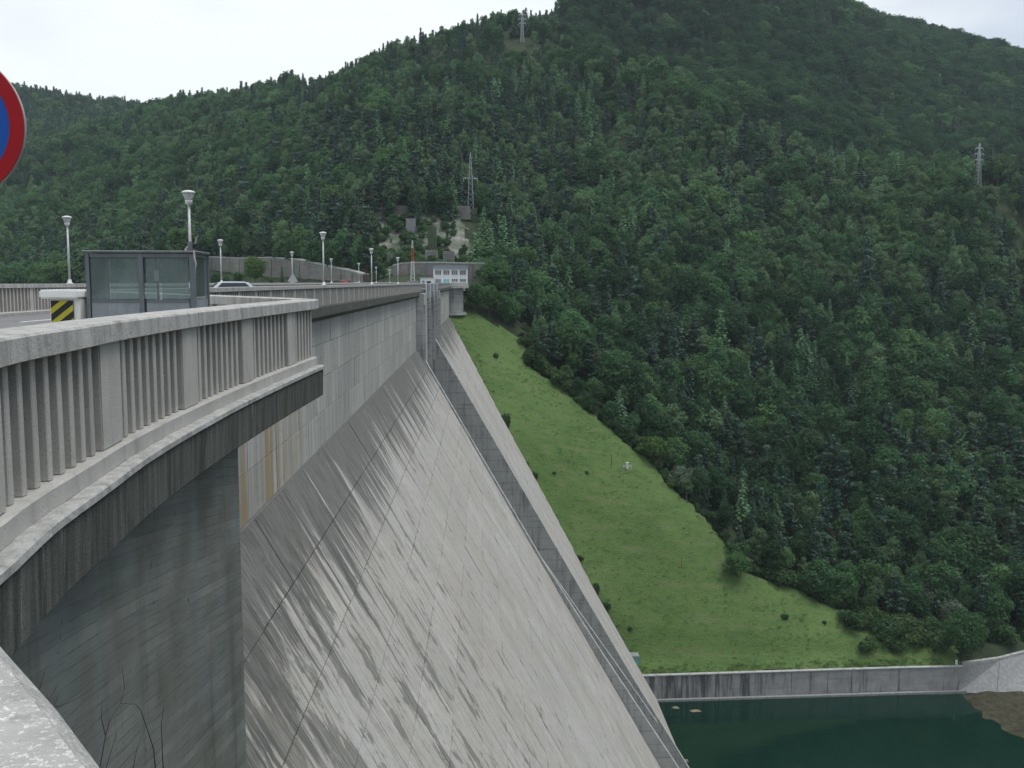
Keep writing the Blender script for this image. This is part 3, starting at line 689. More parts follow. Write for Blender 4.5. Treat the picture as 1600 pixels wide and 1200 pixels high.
# crest: roadway bracket (ledge) along the downstream edge, far turret
def ledge(ya, yb_):
    b = MB(); prof = [(-12.2, -0.45), (-12.2, -0.1), (-10.62, -0.1), (-10.60, -0.16), (-10.60, -0.75), (-10.72, -0.85), (-11.3, -1.15), (-12.2, -1.15)]
    b.loft([(x, ya, z) for x, z in prof], [(x, yb_, z) for x, z in prof]); return b
local(ledge(27.2, 331).build('crest_ledge', M['fascia'], dam))
b = MB(); n = 24
def half(r, y0, cx): return [(cx + r * math.sin(a), y0 - r * 1.0 * math.cos(a)) for a in [math.pi * i / n for i in range(n + 1)]]
b.prism(half(5.2, 338, -12.0) + [(-12.0, 343.2)], -8.6, -0.55)
b.prism(half(6.3, 338, -11.9) + [(-14, 344)], -9.5, -8.7)
b.prism(half(7.0, 338, -11.8) + [(-14, 345)], -0.5, 0.25)
b2 = MB(); o_, i_ = half(6.9, 338, -11.8), half(6.55, 338, -11.8); n2 = len(o_)
b2.add([(x, y, .254) for x, y in o_] + [(x, y, .254) for x, y in i_] + [(x, y, 1.28) for x, y in o_] + [(x, y, 1.28) for x, y in i_], [f for i in range(n2 - 1) for f in ((i, i+1, 2*n2+i+1, 2*n2+i), (n2+i+1, n2+i, 3*n2+i, 3*n2+i+1), (2*n2+i, 2*n2+i+1, 3*n2+i+1, 3*n2+i), (i+1, i, n2+i, n2+i+1))] + [(0, 2*n2, 3*n2, n2), (n2-1, 2*n2-1, 4*n2-1, 3*n2-1)])
local(b2.build('turret_parapet', M['parapet'], dam))
turret = local(b.build('turret', M['cast'], dam))
b = MB(); nn = 18
for i in range(nn):
    a = math.pi * (i + 0.5) / nn; b.box((-12 + 5.25*math.sin(a) - .12, 338 - 5.25*math.cos(a) - .12, -8.6), (-12 + 5.25*math.sin(a) + .12, 338 - 5.25*math.cos(a) + .12, -0.6))
local(b.build('turret_rib', M['cast'], dam))

# ------------------------------------------------------------------ near wing with the viewing bay
CAPW = 0.46
# outer edge of the coping in plan, from behind the camera round the bay to the far corner, with its height
ctl = [(3.4,-3.6,1.15),(1.52,-1.75,1.15),(0.226,0.0,1.15),(-0.435,0.93,1.15),(-1.25,1.95,1.15),(-2.05,3.05,1.15),(-2.72,4.6,1.15),(-3.00,6.1,1.15),(-3.14,7.0,1.15),(-3.25,8.2,1.15),(-3.38,9.6,1.15),(-3.46,11.5,1.15),(-3.49,14.0,1.15),(-3.45,17.0,1.15),(-3.36,20.2,1.15)]
def catmull(P, per=8):
    P = [Vector(p) for p in P]; out = []
    for i in range(len(P) - 1):
        p0, p1, p2, p3 = P[max(i-1,0)], P[i], P[i+1], P[min(i+2,len(P)-1)]
        for k in range(per):
            t = k / per
            out.append(0.5 * ((2*p1) + (p2-p0)*t + (2*p0-5*p1+4*p2-p3)*t*t + (3*p1-p0-3*p2+p3)*t**3))
    out.append(P[-1]); return out
path = catmull(ctl)
# resample evenly
L = [0.0]
for a, b_ in zip(path, path[1:]): L.append(L[-1] + (b_ - a).length)
LT = L[-1]
def pt(s_):
    s_ = min(max(s_, 0), LT); i = int(np.searchsorted(L, s_)) ; i = min(max(i, 1), len(L) - 1)
    t = (s_ - L[i-1]) / max(L[i] - L[i-1], 1e-9); return path[i-1].lerp(path[i], t)
def tangent(s_): return (pt(s_ + 0.12) - pt(s_ - 0.12)).normalized()
def outn(s_): t = tangent(s_); return Vector((t.y, -t.x, 0))           # towards the void (+X side)
def sweep(prof, s0, s1, n, rough=0.0, seed=0):
    """closed profile (outward offset, height) swept along the bay"""
    b = MB(); m_ = len(prof); vs = []; fs = []
    for i in range(n + 1):
        s_ = s0 + (s1 - s0) * i / n; p = pt(s_); o = outn(s_)
        for j, (a, z) in enumerate(prof):
            j1 = 0.0
            if rough: j1 = rough * mnoise.noise(Vector((s_ * 2.3, j * 5.1 + seed, 0.3))) + rough * 0.6 * mnoise.noise(Vector((s_ * 7.9, j * 3.3 + seed, 4.0)))
            vs.append((p.x + o.x * (a + j1), p.y + o.y * (a + j1), z + j1 * 0.5))
    for i in range(n):
        for j in range(m_):
            j2 = (j + 1) % m_; fs.append((i*m_+j, i*m_+j2, (i+1)*m_+j2, (i+1)*m_+j))
    fs += [tuple(range(m_)), tuple(n*m_ + k for k in range(m_))[::-1]]
    b.add(vs, fs); return b
# arclengths of the seen pilasters
def s_at_y(Y):
    ss = np.linspace(0, LT, 3000); ys_ = np.array([pt(q).y for q in ss]); return float(np.interp(Y, ys_, ss))
bay = thing('bay_parapet', 'nearest curved concrete parapet with vertical ribs and pale coping round the viewing bay', 'parapet', (-3.4, 9, 0))
def bl(o): return local(o)
cuts = [0.0] + [s_at_y(q) for q in (0.05, 3.5, 6.55, 9.35, 12.3, 15.2, 18.1)] + [LT]
for i in range(len(cuts) - 1):     # coping cast in lengths with hairline joints
    z = 1.15
    prof = [(-CAPW, z-0.17), (-CAPW, z-0.012), (-CAPW+0.02, z), (-0.02, z-0.006), (0.0, z-0.025), (0.004, z-0.185), (-0.02, z-0.195), (-0.06, z-0.19)]
    bl(sweep(prof, cuts[i] + (0.003 if i else 0), cuts[i+1] - 0.003, 26, 0.006, i * 11).build('coping', M['coping'], bay, smooth=False))
bl(sweep([(-0.42, 0.0), (-0.42, 0.99), (-0.27, 0.99), (-0.27, 0.0)], 0, LT - 0.04, 120).build('backing_wall', M['backing'], bay))
pil = [8.85 - 2 * 2.98, 8.85 - 2.98, 8.85, 11.75, 14.75, 17.85]
PW = 0.66
rib_me = []
for v in range(5):
    b = MB(); w0 = 0.047 + random.uniform(-.004, .004)
    b.loft([(-0.29, -w0, 0.0), (-0.085, -w0 * 0.92, 0.0), (-0.08, w0 * 0.92, 0.0), (-0.29, w0, 0.0)], [(-0.29, -w0, 0.985), (-0.085, -w0 * .86, 0.985), (-0.08, w0 * .86, 0.985), (-0.29, w0, 0.985)])
    bm_o = b.bevel_build('rib', M['parapet'], bay, 0.008, 1); rib_me.append(bm_o.data); bpy.data.objects.remove(bm_o)
b = MB(); b.box((-0.29, -PW/2, 0.0), (-0.055, PW/2, 0.985)); po = b.bevel_build('pilaster', M['parapet'], bay, 0.012, 2); pil_me = po.data; bpy.data.objects.remove(po)
def place(name, me, s_):
    p = pt(s_); o_ = outn(s_); o = link(name, me, None, bay); o.matrix_parent_inverse = Matrix.Translation(-Vector(bay.location))
    o.location = (p.x, p.y, 0.002); o.rotation_euler = (0, 0, math.atan2(o_.y, o_.x)); return o
sp = [s_at_y(q) + PW / 2 for q in pil]
sp = [sp[0] - 6.05, sp[0] - 3.02] + sp
for i, s_ in enumerate(sp):
    if s_ > 0.4: place('pilaster', pil_me, s_)
    nxt = sp[i+1] if i + 1 < len(sp) else s_ + 3.0
    span = nxt - s_ - PW; k = 8
    for j in range(k):
        q = s_ + PW/2 + span * (j + 0.75) / (k + 0.5)
        if 0.1 < q < LT - 0.08: place('rib', rib_me[random.randrange(5)], q)
# plinth, ledge and stained fascia
bl(sweep([(-0.55, -0.16), (-0.55, 0.0), (-0.005, 0.0), (0.01, -0.015), (0.01, -0.16)], 0, LT - 0.02, 200, 0.006, 3).build('plinth', M['parapet'], bay))
bl(sweep([(-0.55, -0.25), (-0.55, -0.163), (0.125, -0.163), (0.15, -0.18), (0.15, -0.235), (0.12, -0.25)], 0, LT + 0.0, 240, 0.012, 9).build('ledge', M['coping'], bay))
bl(sweep([(-0.6, -0.95), (-0.6, -0.253), (0.10, -0.253), (0.122, -0.28), (0.11, -0.76), (0.08, -0.79)], 0, LT + 0.0, 200, 0.012, 17).build('fascia', M['fascia'], bay))

# wing wall under the bay (ends in a clean vertical arris) and its deck
wing = thing('wing_wall', 'dark board marked concrete wall under the curved bay parapet', 'wall', (-3.7, 9, -8))
sE = s_at_y(15.1)
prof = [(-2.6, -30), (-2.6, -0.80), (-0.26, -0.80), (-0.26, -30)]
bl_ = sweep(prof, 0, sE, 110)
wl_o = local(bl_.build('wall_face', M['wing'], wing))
b = MB()   # corroded weep opening under the fascia, its dark inside painted flat black
p = at(90, 925, 1.0)
sH = s_at_y(7.55); ph = pt(sH); oh = outn(sH); th_ = tangent(sH)
ring = []
for k in range(14):
    a = 2 * math.pi * k / 14; r1 = 0.16 * (1 + 0.35 * math.sin(3 * a + 1) + 0.2 * math.sin(5 * a)); r2 = 0.27 * (1 + 0.3 * math.sin(2 * a) + 0.2 * math.sin(7 * a))
    ring.append(ph + oh * (-0.25) + th_ * (r1 * math.cos(a)) + Vector((0, 0, -1.16 + r2 * math.sin(a))))
inner = [q - oh * 0.12 for q in ring]
b.add(ring + inner, [tuple(range(14))] + [(i, (i+1) % 14, 14 + (i+1) % 14, 14 + i) for i in range(14)])
# the deck: solid platform between bay, crest and road
poly = [(q.x - 0.3, q.y) for q in path] + [(-11.3, 27.9), (-24, 27.9), (-24, -3.6)]
b2 = MB(); b2.prism([(x - 0.5 if x > -11 else x, y) for x, y in poly], -0.86, -0.02)
deck = b2.build('deck_slab', M['walk']); tag(deck, kind='structure')
tag(local(b.build('weep_hole', M['hole'], wing)), 'black ragged weep hole')
# walkway and road surfaces on the crest
b = MB(); b.box((-23.2, 27.9, -0.42), (-11.5, 345, -0.02)); b.prism([(-23.2, 345), (-11.5, 345), (0, 352), (-10, 366), (-30, 366), (-60, 362), (-95, 392), (-128, 440), (-150, 452), (-112, 378), (-60, 346)], -1.5, -0.02)
tag(b.build('crest_deck', M['walk']), kind='structure')
b = MB(); b.add([(-20.8, -3, 0.0), (-14.0, -3, 0.0), (-14.0, 344, 0.0), (-20.8, 344, 0.0)], [(0, 1, 2, 3)]); tag(b.build('road', M['asphalt']), kind='structure')
for x0, x1, nm in ((-21.9, -20.8, 'kerbed_sidewalk'), (-14.0, -11.4, 'downstream_sidewalk')):
    b = MB(); b.box((x0, 28.4 if x1 > -12 else -3, -0.02), (x1, 344, 0.14)); tag(b.build(nm, M['walk']), kind='structure')
b = MB()
for i in range(40): b.box((-17.47, 4 + i * 8.5, 0.002), (-17.33, 7.5 + i * 8.5, 0.008))
tag(b.build('road_marking', M['white']), kind='structure')

# ------------------------------------------------------------------ straight parapets
def parapet(name, label, A, B, zA, zB, base, side, rib_range, step=0.30, thick=0.34, stuff_ok=True, loc=None, cap_mat='coping', infill='parapet', caplen=6.0, ribs_both=False, pil_every=10):
    """rail from A to B: coping in lengths, recessed infill wall, ribs and pilasters on the given side"""
    A, B = Vector((*A, 0)), Vector((*B, 0)); d = (B - A); Ln = d.length; d.normalize(); o = Vector((d.y, -d.x, 0)) * side
    t = thing(name, label, 'parapet', (A + B) * 0.5)
    zc = lambda s_: zA + (zB - zA) * s_ / Ln
    def P(s_, a, z): q = A + d * s_ + o * a; return (q.x, q.y, z)
    n = max(1, int(round(Ln / caplen)))
    if n > 60: n = 60
    for i in range(n):
        s0, s1 = Ln * i / n + (0.004 if i else 0), Ln * (i + 1) / n - 0.004
        b = MB(); c0 = [(-thick/2 - .06, -.19), (-thick/2 - .06, -.012), (-thick/2 - .04, 0), (thick/2 + .04, 0), (thick/2 + .06, -.012), (thick/2 + .06, -.19)]
        b.loft([P(s0, a, zc(s0) + z) for a, z in c0], [P(s1, a, zc(s1) + z) for a, z in c0]); local(b.build('coping', M[cap_mat], t))
    b = MB(); h = thick / 2 - 0.07
    b.loft([P(0.0, -h, base), P(0.0, h, base), P(0.0, h, zA - .192), P(0.0, -h, zA - .192)], [P(Ln, -h, base), P(Ln, h, base), P(Ln, h, zB - .192), P(Ln, -h, zB - .192)])
    local(b.build('infill_wall', M['backing'], t))
    rest = MB(); cnt = 0; me_cache = {}
    for i in range(int(Ln / step)):
        s_ = (i + 0.5) * step; pil_ = (i % pil_every == 0); hw = step * 0.48 if pil_ else 0.06
        z1 = zc(s_) - .193
        for sd_ in ((1, -1) if ribs_both else (1,)):
            m_ = MB() if (rib_range[0] <= s_ <= rib_range[1] and cnt < 300) else rest
            a0, a1 = (h - 0.01, thick / 2 - (0.0 if pil_ else 0.012))
            if sd_ < 0: a0, a1 = -a1, -a0
            m_.hexa([P(s_-hw, a0, base), P(s_+hw, a0, base), P(s_+hw, a1, base), P(s_-hw, a1, base), P(s_-hw, a0, z1), P(s_+hw, a0, z1), P(s_+hw, a1, z1), P(s_-hw, a1, z1)])
            if m_ is not rest: local(m_.build('pilaster' if pil_ else 'rib', M[infill], t)); cnt += 1
    if rest.v: tag(local(rest.build('ribs', M[infill], t)), kind='stuff')
    return t
parapet('crest_parapet', 'long straight ribbed parapet along the downstream edge of the dam crest', (-11.2, 28.6), (-11.2, 345), 1.28, 1.28, -0.098, 1, (30, 130), step=0.42, pil_every=8)
parapet('crest_parapet', 'straight ribbed parapet on the reservoir side of the road behind the glass shelter', (-22.0, -3.0), (-22.0, 345), 1.42, 1.42, -0.1, 1, (30, 75), step=0.36, pil_every=12)
bp = parapet('oblique_parapet', 'short oblique parapet with whitish coping running from bay corner to striped post', (-3.72, 20.75), (-10.90, 28.05), 1.16, 1.27, -0.1, 1, (0, 12), step=0.36, ribs_both=True)
# corner piece joining bay and oblique parapet
b = MB(); b.prism([(-3.36, 20.204), (-3.84, 20.204), (-3.95, 20.60), (-3.52, 20.98), (-3.36, 20.55)], 0.96, 1.151); local(b.bevel_build('corner_coping', M['coping'], bay, 0.012, 1))
b = MB(); b.prism([(-3.56, 20.18), (-3.80, 20.18), (-3.86, 20.54), (-3.62, 20.80)], -0.1, 0.958); local(b.build('corner_post', M['parapet'], bay))

# white corner post with hazard board
post = thing('corner_post', 'white painted concrete corner post with white coping and black yellow striped board', 'post', (-11.05, 27.7, 0))
b = MB(); b.box((-0.68, -0.30, -0.02), (0.13, 0.62, 1.06)); pm = b.bevel_build('pillar', M['white'], post, 0.02)
b = MB(); b.box((-0.88, -0.50, 1.062), (0.16, 0.80, 1.30)); b.bevel_build('coping', M['white'], post, 0.04)
hb = MB(); hb.box((-0.64, -0.335, 0.15), (-0.04, -0.302, 1.0)); board = hb.build('hazard_board', M['black'], post)
x0, x1, z0, z1 = -0.64, -0.04, 0.15, 1.0
def clip_band(c0, c1):
    """polygon of the band c0 < z - k x < c1 inside the board"""
    k_ = 0.78; poly = [(x0, z0), (x1, z0), (x1, z1), (x0, z1)]
    def cut(poly, f):
        out = []
        for i in range(len(poly)):
            a, b_ = poly[i], poly[(i+1) % len(poly)]; fa, fb = f(a), f(b_)
            if fa >= 0: out.append(a)
            if fa * fb < 0: tt = fa / (fa - fb); out.append((a[0] + (b_[0]-a[0]) * tt, a[1] + (b_[1]-a[1]) * tt))
        return out
    poly = cut(poly, lambda p: p[1] - k_ * p[0] - c0)
    return cut(poly, lambda p: c1 - p[1] + k_ * p[0]) if poly else []
c = 0.05
while c < 1.9:
    pl = clip_band(c, c + 0.165)
    if len(pl) > 2:
        s_ = MB(); s_.add([(x, -0.339, z) for x, z in pl] + [(x, -0.334, z) for x, z in pl], [tuple(range(len(pl))), tuple(range(2*len(pl)-1, len(pl)-1, -1))] + [(i, (i+1) % len(pl), len(pl) + (i+1) % len(pl), len(pl) + i) for i in range(len(pl))])
        s_.build('stripe', M['yellow'], board)
    c += 0.36

# ------------------------------------------------------------------ far bank structures
SHORE = lambda px, py, Y: at(px, py, Y)
# river wall with cast bays
rw = thing('river_wall', 'long grey concrete river wall with black runs below the meadow', 'wall', (85, 263, WATER_Z))
xs_ = [36.0] + list(np.arange(44.0, 130, 10.3)) ; xs_[-1] = 134.5
for a, b_ in zip(xs_, xs_[1:]):
    ya, yb_ = float(wall_line(a)), float(wall_line(b_)); b = MB(); g_ = 0.05
    def q(x, y, z): return (x, y, z)
    b.hexa([(a+g_, ya, WATER_Z-5), (b_-g_, yb_, WATER_Z-5), (b_-g_, yb_+2.2, WATER_Z-5), (a+g_, ya+2.2, WATER_Z-5), (a+g_, ya+.35, WALL_Z+.05), (b_-g_, yb_+.35, WALL_Z+.05), (b_-g_, yb_+2.2, WALL_Z+.05), (a+g_, ya+2.2, WALL_Z+.05)])
    local(b.build('wall_bay', M['river'], rw))
    b = MB(); b.hexa([(a+.01, ya+.15, WALL_Z+.055), (b_-.01, yb_+.15, WALL_Z+.055), (b_-.01, yb_+1.3, WALL_Z+.055), (a+.01, ya+1.3, WALL_Z+.055), (a+.01, ya+.15, WALL_Z+.40), (b_-.01, yb_+.15, WALL_Z+.40), (b_-.01, yb_+1.3, WALL_Z+.40), (a+.01, ya+1.3, WALL_Z+.40)])
    local(b.bevel_build('coping', M['cast'], rw, 0.06, 1))
b = MB(); a, b_ = 36, 135
b.hexa([(a, wall_line(a)-1.0, WATER_Z-4), (b_, wall_line(b_)-1.0, WATER_Z-4), (b_, wall_line(b_)+.1, WATER_Z-4), (a, wall_line(a)+.1, WATER_Z-4), (a, wall_line(a)-1.0, WATER_Z+.55), (b_, wall_line(b_)-1.0, WATER_Z+.55), (b_, wall_line(b_)+.1, WATER_Z+.55), (a, wall_line(a)+.1, WATER_Z+.55)])
local(b.build('footing', M['pale'], rw))
# sloping paved apron continuing downstream from the wall's end
ap = thing('bank_apron', 'pale sloping concrete apron flaring from the right end of the river wall', 'embankment', (155, 268, WATER_Z))
lo_ = [(132.5, 264.9, WATER_Z + .1), (143, 263.8, WATER_Z + .1), (158, 262.5, WATER_Z + .1), (178, 260, WATER_Z + .1)]
hi_ = AP
for i in range(3):
    b = MB(); A0, A1, B0, B1 = Vector(lo_[i]), Vector(lo_[i+1]), Vector(hi_[i]), Vector(hi_[i+1])
    e_ = (A1 - A0) * .004; dn = Vector((0, 0.6, -1.2))
    b.hexa([A0+dn+e_, A1+dn-e_, B1+dn-e_, B0+dn+e_, A0+e_, A1-e_, B1-e_, B0+e_]); local(b.build('paving_slab', M['pale'], ap))
    b = MB(); b.hexa([B0, B1, B1+Vector((.3,1.3,0)), B0+Vector((.3,1.3,0)), B0+Vector((0,0,.7)), B1+Vector((0,0,.7)), B1+Vector((.3,1.3,.7)), B0+Vector((.3,1.3,.7))]); local(b.build('kerb', M['cast'], ap))

# control building
bx, by = at(704, 440, 352).x, 352.0
bw = 51 / F * 352; hb_ = 7.4; z0 = -0.05
bd = thing('control_building', 'white two storey building with flat blue grey roof at the far crest end', 'building', (bx, by, z0))
def P_(o): return o
b = MB(); b.box((-bw/2, 0, 0), (bw/2, 8, 6.2)); b.build('wall', M['plaster'], bd)
b = MB(); b.box((-bw/2 - .25, -.6, 6.2), (bw/2 + .25, 8.3, 7.0)); rf = b.build('fascia_band', M['panel'], bd)
b = MB(); b.box((-bw/2 - .35, -.7, 7.004), (bw/2 + .35, 8.4, 7.3)); b.build('roof', M['roofgrey'], bd)
bay_w = bw / 4
for i in range(5):
    x = -bw/2 + i * bay_w; b = MB(); b.box((x - .22, -.28, 0), (x + .22, -.004, 6.19)); b.build('pilaster', M['white'], bd)
def window(x, z, w_, h_):
    b = MB(); b.box((x - w_/2, -.07, z), (x + w_/2, -.004, z + h_)); f_ = b.build('window', M['winglass'], bd)
    b = MB(); t_ = .06
    b.box((x - w_/2 - t_, -.12, z - t_), (x + w_/2 + t_, -.072, z)); b.box((x - w_/2 - t_, -.12, z + h_), (x + w_/2 + t_, -.072, z + h_ + t_))
    for q in (-w_/2 - t_/2, 0, w_/2 + t_/2): b.box((x + q - t_/2, -.118, z + .002), (x + q + t_/2, -.072, z + h_ - .002))
    b.build('frame', M['white'], f_)
for i in range(4):
    cx_ = -bw/2 + (i + .5) * bay_w
    for k_ in (-1, 0, 1): window(cx_ + k_ * .72, 4.15, .55, 1.5)
    if i >= 2:
        for k_ in (-1, 0, 1): window(cx_ + k_ * .72, 1.7, .55, .95)
    b = MB()
    if i == 1: b.box((cx_ - 1.0, -.12, 0.05), (cx_ + 1.0, -.004, 2.6)); b.build('door', M['doorblue'], bd)
    if i == 0: b.box((cx_ - .95, -.12, 0.05), (cx_ + .95, -.004, 2.6)); b.build('door', M['panel'], bd)
ax = at(667, 440, 350).x
an = thing('annex', 'low white flat roofed annex left of the white two storey building', 'building', (ax, 350, -0.05))
b = MB(); b.box((-2.3, 0, 0), (2.2, 5, 3.0)); b.build('wall', M['plaster'], an)
b = MB(); b.box((-2.5, -.25, 3.004), (2.4, 5.2, 3.25)); b.build('roof', M['pale'], an)
b = MB(); b.box((-1.7, -.06, .05), (-.8, -.004, 2.1)); b.build('door', M['panel'], an)
b = MB(); b.box((0, -.06, 1.0), (1.4, -.004, 1.9)); b.build('window', M['winglass'], an)
# lattice mast, red and white
ms = at(645, 441, 300); mb_ = thing('lattice_mast', 'thin red and white lattice mast rising beside the crest parapet', 'mast', (ms.x, 300, 0))
H_ = 14.0
for k_, (za, zb, mt) in enumerate(((0, 4.6, 'white'), (4.6, 7.8, 'white'), (7.8, 11.6, 'mastred'), (11.6, H_, 'white'))):
    b = MB()
    for sx_ in (-1, 1):
        for sy_ in (-1, 1):
            r0 = lambda z: 0.55 * (1 - z / H_) + .12
            b.tube([(sx_*r0(za), sy_*r0(za), za), (sx_*r0(zb), sy_*r0(zb), zb)], .04, 4)
    n_ = 4
    for i in range(n_):
        z1, z2 = za + (zb-za)*i/n_, za + (zb-za)*(i+1)/n_; a, c = .55*(1-z1/H_)+.12, .55*(1-z2/H_)+.12
        for s_ in (-1, 1): b.tube([(-a*s_, -a, z1), (c*s_, -c, z2)], .022, 3); b.tube([(-a*s_, a, z1), (c*s_, c, z2)], .022, 3)
    b.build('mast_section', M[mt], mb_)
b = MB(); b.box((-1.6, -1.2, 0), (1.6, 1.2, 1.9)); b.build('plinth', M['pale'], mb_)

# stone retaining walls on the far shore
def stone_wall(label, pts, thick=3.0, arches=()):
    t = thing('retaining_wall', label, 'wall', (pts[0][0], pts[0][1], 0))
    for i in range(len(pts) - 1):
        (x0, y0, zb0, zt0), (x1, y1, zb1, zt1) = pts[i], pts[i+1]
        d = Vector((x1-x0, y1-y0, 0)).normalized(); o = Vector((-d.y, d.x, 0)) * thick
        b = MB(); b.hexa([(x0,y0,zb0-3),(x1,y1,zb1-3),(x1+o.x,y1+o.y,zb1-3),(x0+o.x,y0+o.y,zb0-3),(x0+o.x*.2,y0+o.y*.2,zt0),(x1+o.x*.2,y1+o.y*.2,zt1),(x1+o.x,y1+o.y,zt1),(x0+o.x,y0+o.y,zt0)])
        local(b.build('wall_length', M['masonry'], t))
        b = MB(); b.hexa([(x0+o.x*.15,y0+o.y*.15,zt0+.004),(x1+o.x*.15,y1+o.y*.15,zt1+.004),(x1+o.x,y1+o.y,zt1+.004),(x0+o.x,y0+o.y,zt0+.004),(x0+o.x*.15,y0+o.y*.15,zt0+.5),(x1+o.x*.15,y1+o.y*.15,zt1+.5),(x1+o.x,y1+o.y,zt1+.5),(x0+o.x,y0+o.y,zt0+.5)])
        local(b.build('coping', M['cast'], t))
        for k_ in range(1 if (zt0 - zb0) > 6 else 0):
            # buttress
            c0 = Vector((x0, y0, 0)) + d * 0.8 - o * .12; b = MB()
            b.hexa([tuple(c0)[:2]+(zb0-3,), tuple(c0+d*1.5)[:2]+(zb0-3,), tuple(c0+d*1.5+o*.5)[:2]+(zb0-3,), tuple(c0+o*.5)[:2]+(zb0-3,), tuple(c0+o*.2)[:2]+(zt0-.6,), tuple(c0+d*1.5+o*.2)[:2]+(zt0-.6,), tuple(c0+d*1.5+o*.5)[:2]+(zt0-.6,), tuple(c0+o*.5)[:2]+(zt0-.6,)])
            local(b.build('buttress', M['masonry'], t))
    return t
def wp(px, pyt, Y):
    p = at(px, pyt, Y); return (p.x, Y, -0.4, p.z)
stone_wall('long grey stone retaining wall stepping down behind the left lamp posts', [wp(325, 402, 470), wp(368, 404, 455), wp(418, 403, 440), wp(462, 406, 425), wp(500, 414, 410), wp(528, 420, 398), wp(545, 424, 388), wp(565, 430, 378)])
stone_wall('grey stone retaining wall right behind the white control building', [wp(612, 416, 372), wp(628, 412, 370), wp(655, 411, 369), wp(690, 411, 368), wp(728, 412, 366), wp(768, 412, 364)])
def small_wall(name, label, cat, px0, px1, pyt, pyb, Y, mat, thick=3.0):
    a, b_ = at(px0, pyt, Y), at(px1, pyt, Y); zb = at(px0, pyb, Y).z
    t = thing(name, label, cat, ((a.x+b_.x)/2, Y, zb)); bb = MB(); n_ = 5; w_ = b_.x - a.x
    r_ = random.Random(px0)
    for i in range(n_):
        x0, x1 = a.x + w_*i/n_, a.x + w_*(i+1)/n_ - .06
        bb = MB(); zt = a.z - r_.random() * .5; bb.hexa([(x0, Y, zb-4),(x1, Y, zb-4),(x1, Y+thick, zb-4),(x0, Y+thick, zb-4),(x0, Y+.4, zt),(x1, Y+.4, zt),(x1, Y+thick, zt),(x0, Y+thick, zt)])
        local(bb.bevel_build('wall_block', M[mat], t, .15, 1))
    return t
small_wall('terrace_wall', 'broken grey terrace wall on the overgrown slope under the lattice pylon', 'wall', 578, 735, 321, 329, 455, 'masonry', 3)
small_wall('rock_outcrop', 'grey rock outcrop midway up the overgrown clearing', 'rock', 668, 682, 352, 388, 420, 'rock', 4)
small_wall('terrace_wall', 'low grey terrace wall just above the white building', 'wall', 692, 710, 391, 398, 392, 'masonry', 3)
small_wall('terrace_wall', 'stepped grey terrace wall left of the one above the white building', 'wall', 664, 684, 390, 408, 394, 'masonry', 3)
small_wall('rock_outcrop', 'pale bare rock face left of the red and white mast', 'rock', 604, 628, 394, 412, 396, 'rock', 4)
pt_ = thing('tunnel_portal', 'white concrete portal with a dark mouth on the overgrown slope', 'portal', tuple(at(641, 354, 436)))
a, c = at(634, 341, 436), at(649, 356, 436)
b = MB(); b.box((a.x, 436, c.z - 3), (c.x, 439, a.z)); local(b.bevel_build('front', M['pale'], pt_, .15, 1))
b = MB(); b.box((a.x + .6, 435.9, a.z + .01), (c.x - .4, 439, a.z + 1.3)); local(b.build('mouth', M['hole'], pt_))  # solid black box painted as the darkness of the mouth

# ------------------------------------------------------------------ pylons
def pylon(label, base, H, w0=None, arms=3, rad=.12, base_z=0.0, leaves=True):
    t = thing('pylon', label, 'pylon', base, random.uniform(-.3, .3), 'lattice power pylons on the hillside')
    w0 = w0 or H * .085; rw_ = lambda z: w0 * (1 - z / H) ** 1.0 * .5 + .25
    for sx_ in (-1, 1):
        for sy_ in (-1, 1):
            b = MB(); b.tube([(sx_*rw_(0), sy_*rw_(0), base_z), (sx_*rw_(H*.5), sy_*rw_(H*.5), H*.5), (sx_*.22, sy_*.22, H*.97)], rad, 5); b.build('leg', M['pylon'], t)
    b = MB(); n_ = 12
    for i in range(n_):
        z1, z2 = H*.97*i/n_, H*.97*(i+1)/n_; a, c = rw_(z1), rw_(z2)
        for s_ in (-1, 1):
            for u in (-1, 1):
                b.tube([(-a*s_, a*u, z1), (c*s_, c*u, z2)], rad*.55, 3); b.tube([(a*u, -a*s_, z1), (c*u, c*s_, z2)], rad*.55, 3)
    b.build('bracing', M['pylon'], t)
    for i in range(arms):
        z = H * (.60 + .13 * i); L_ = H * (.085 + (.015 if i == 1 else 0))
        for s_ in (-1, 1):
            b = MB(); r_ = rw_(z)
            for y_ in (-r_, r_): b.tube([(s_*r_, y_, z), (s_*(r_+L_), 0, z + .1)], rad*.8, 4)
            b.tube([(s_*r_, 0, z + H*.035), (s_*(r_+L_), 0, z + .12)], rad*.7, 4)
            arm = b.build('crossarm', M['pylon'], t)
            b = MB(); b.lathe([(.07, -1.4), (.13, -1.2), (.07, -1.0), (.13, -.8), (.07, -.6), (.13, -.4), (.05, 0)], 6, (s_*(r_+L_), 0, z)); b.build('insulator', M['lampglass'], arm)
    b = MB(); b.tube([(0, 0, H*.96), (0, 0, H)], .12, 4); b.build('peak', M['pylon'], t)
    return t
def ground_at(x, y): return float(height(np.array([x]), np.array([y]))[0])
PYL = []
for lab, px, pyt, Y, ar in (('tall pylon standing against the trees on the right hand spur', 1531, 222, 560, 3), ('pylon on the summit ridge below the skyline', 816, 16, 732, 3), ('slender pylon with splayed legs on the terrace wall above the white building', 735, 238, 462, 1), ('tiny far pylon in the notch between the left ridges', 217, 172, 1090, 3)):
    p = at(px, pyt, Y); gz = ground_at(p.x, Y)
    pylon(lab, (p.x, Y, gz - .3), p.z - gz + .3, arms=ar, rad=(.075 if Y < 500 else .13) if Y < 800 else .3); PYL.append((p.x, Y))
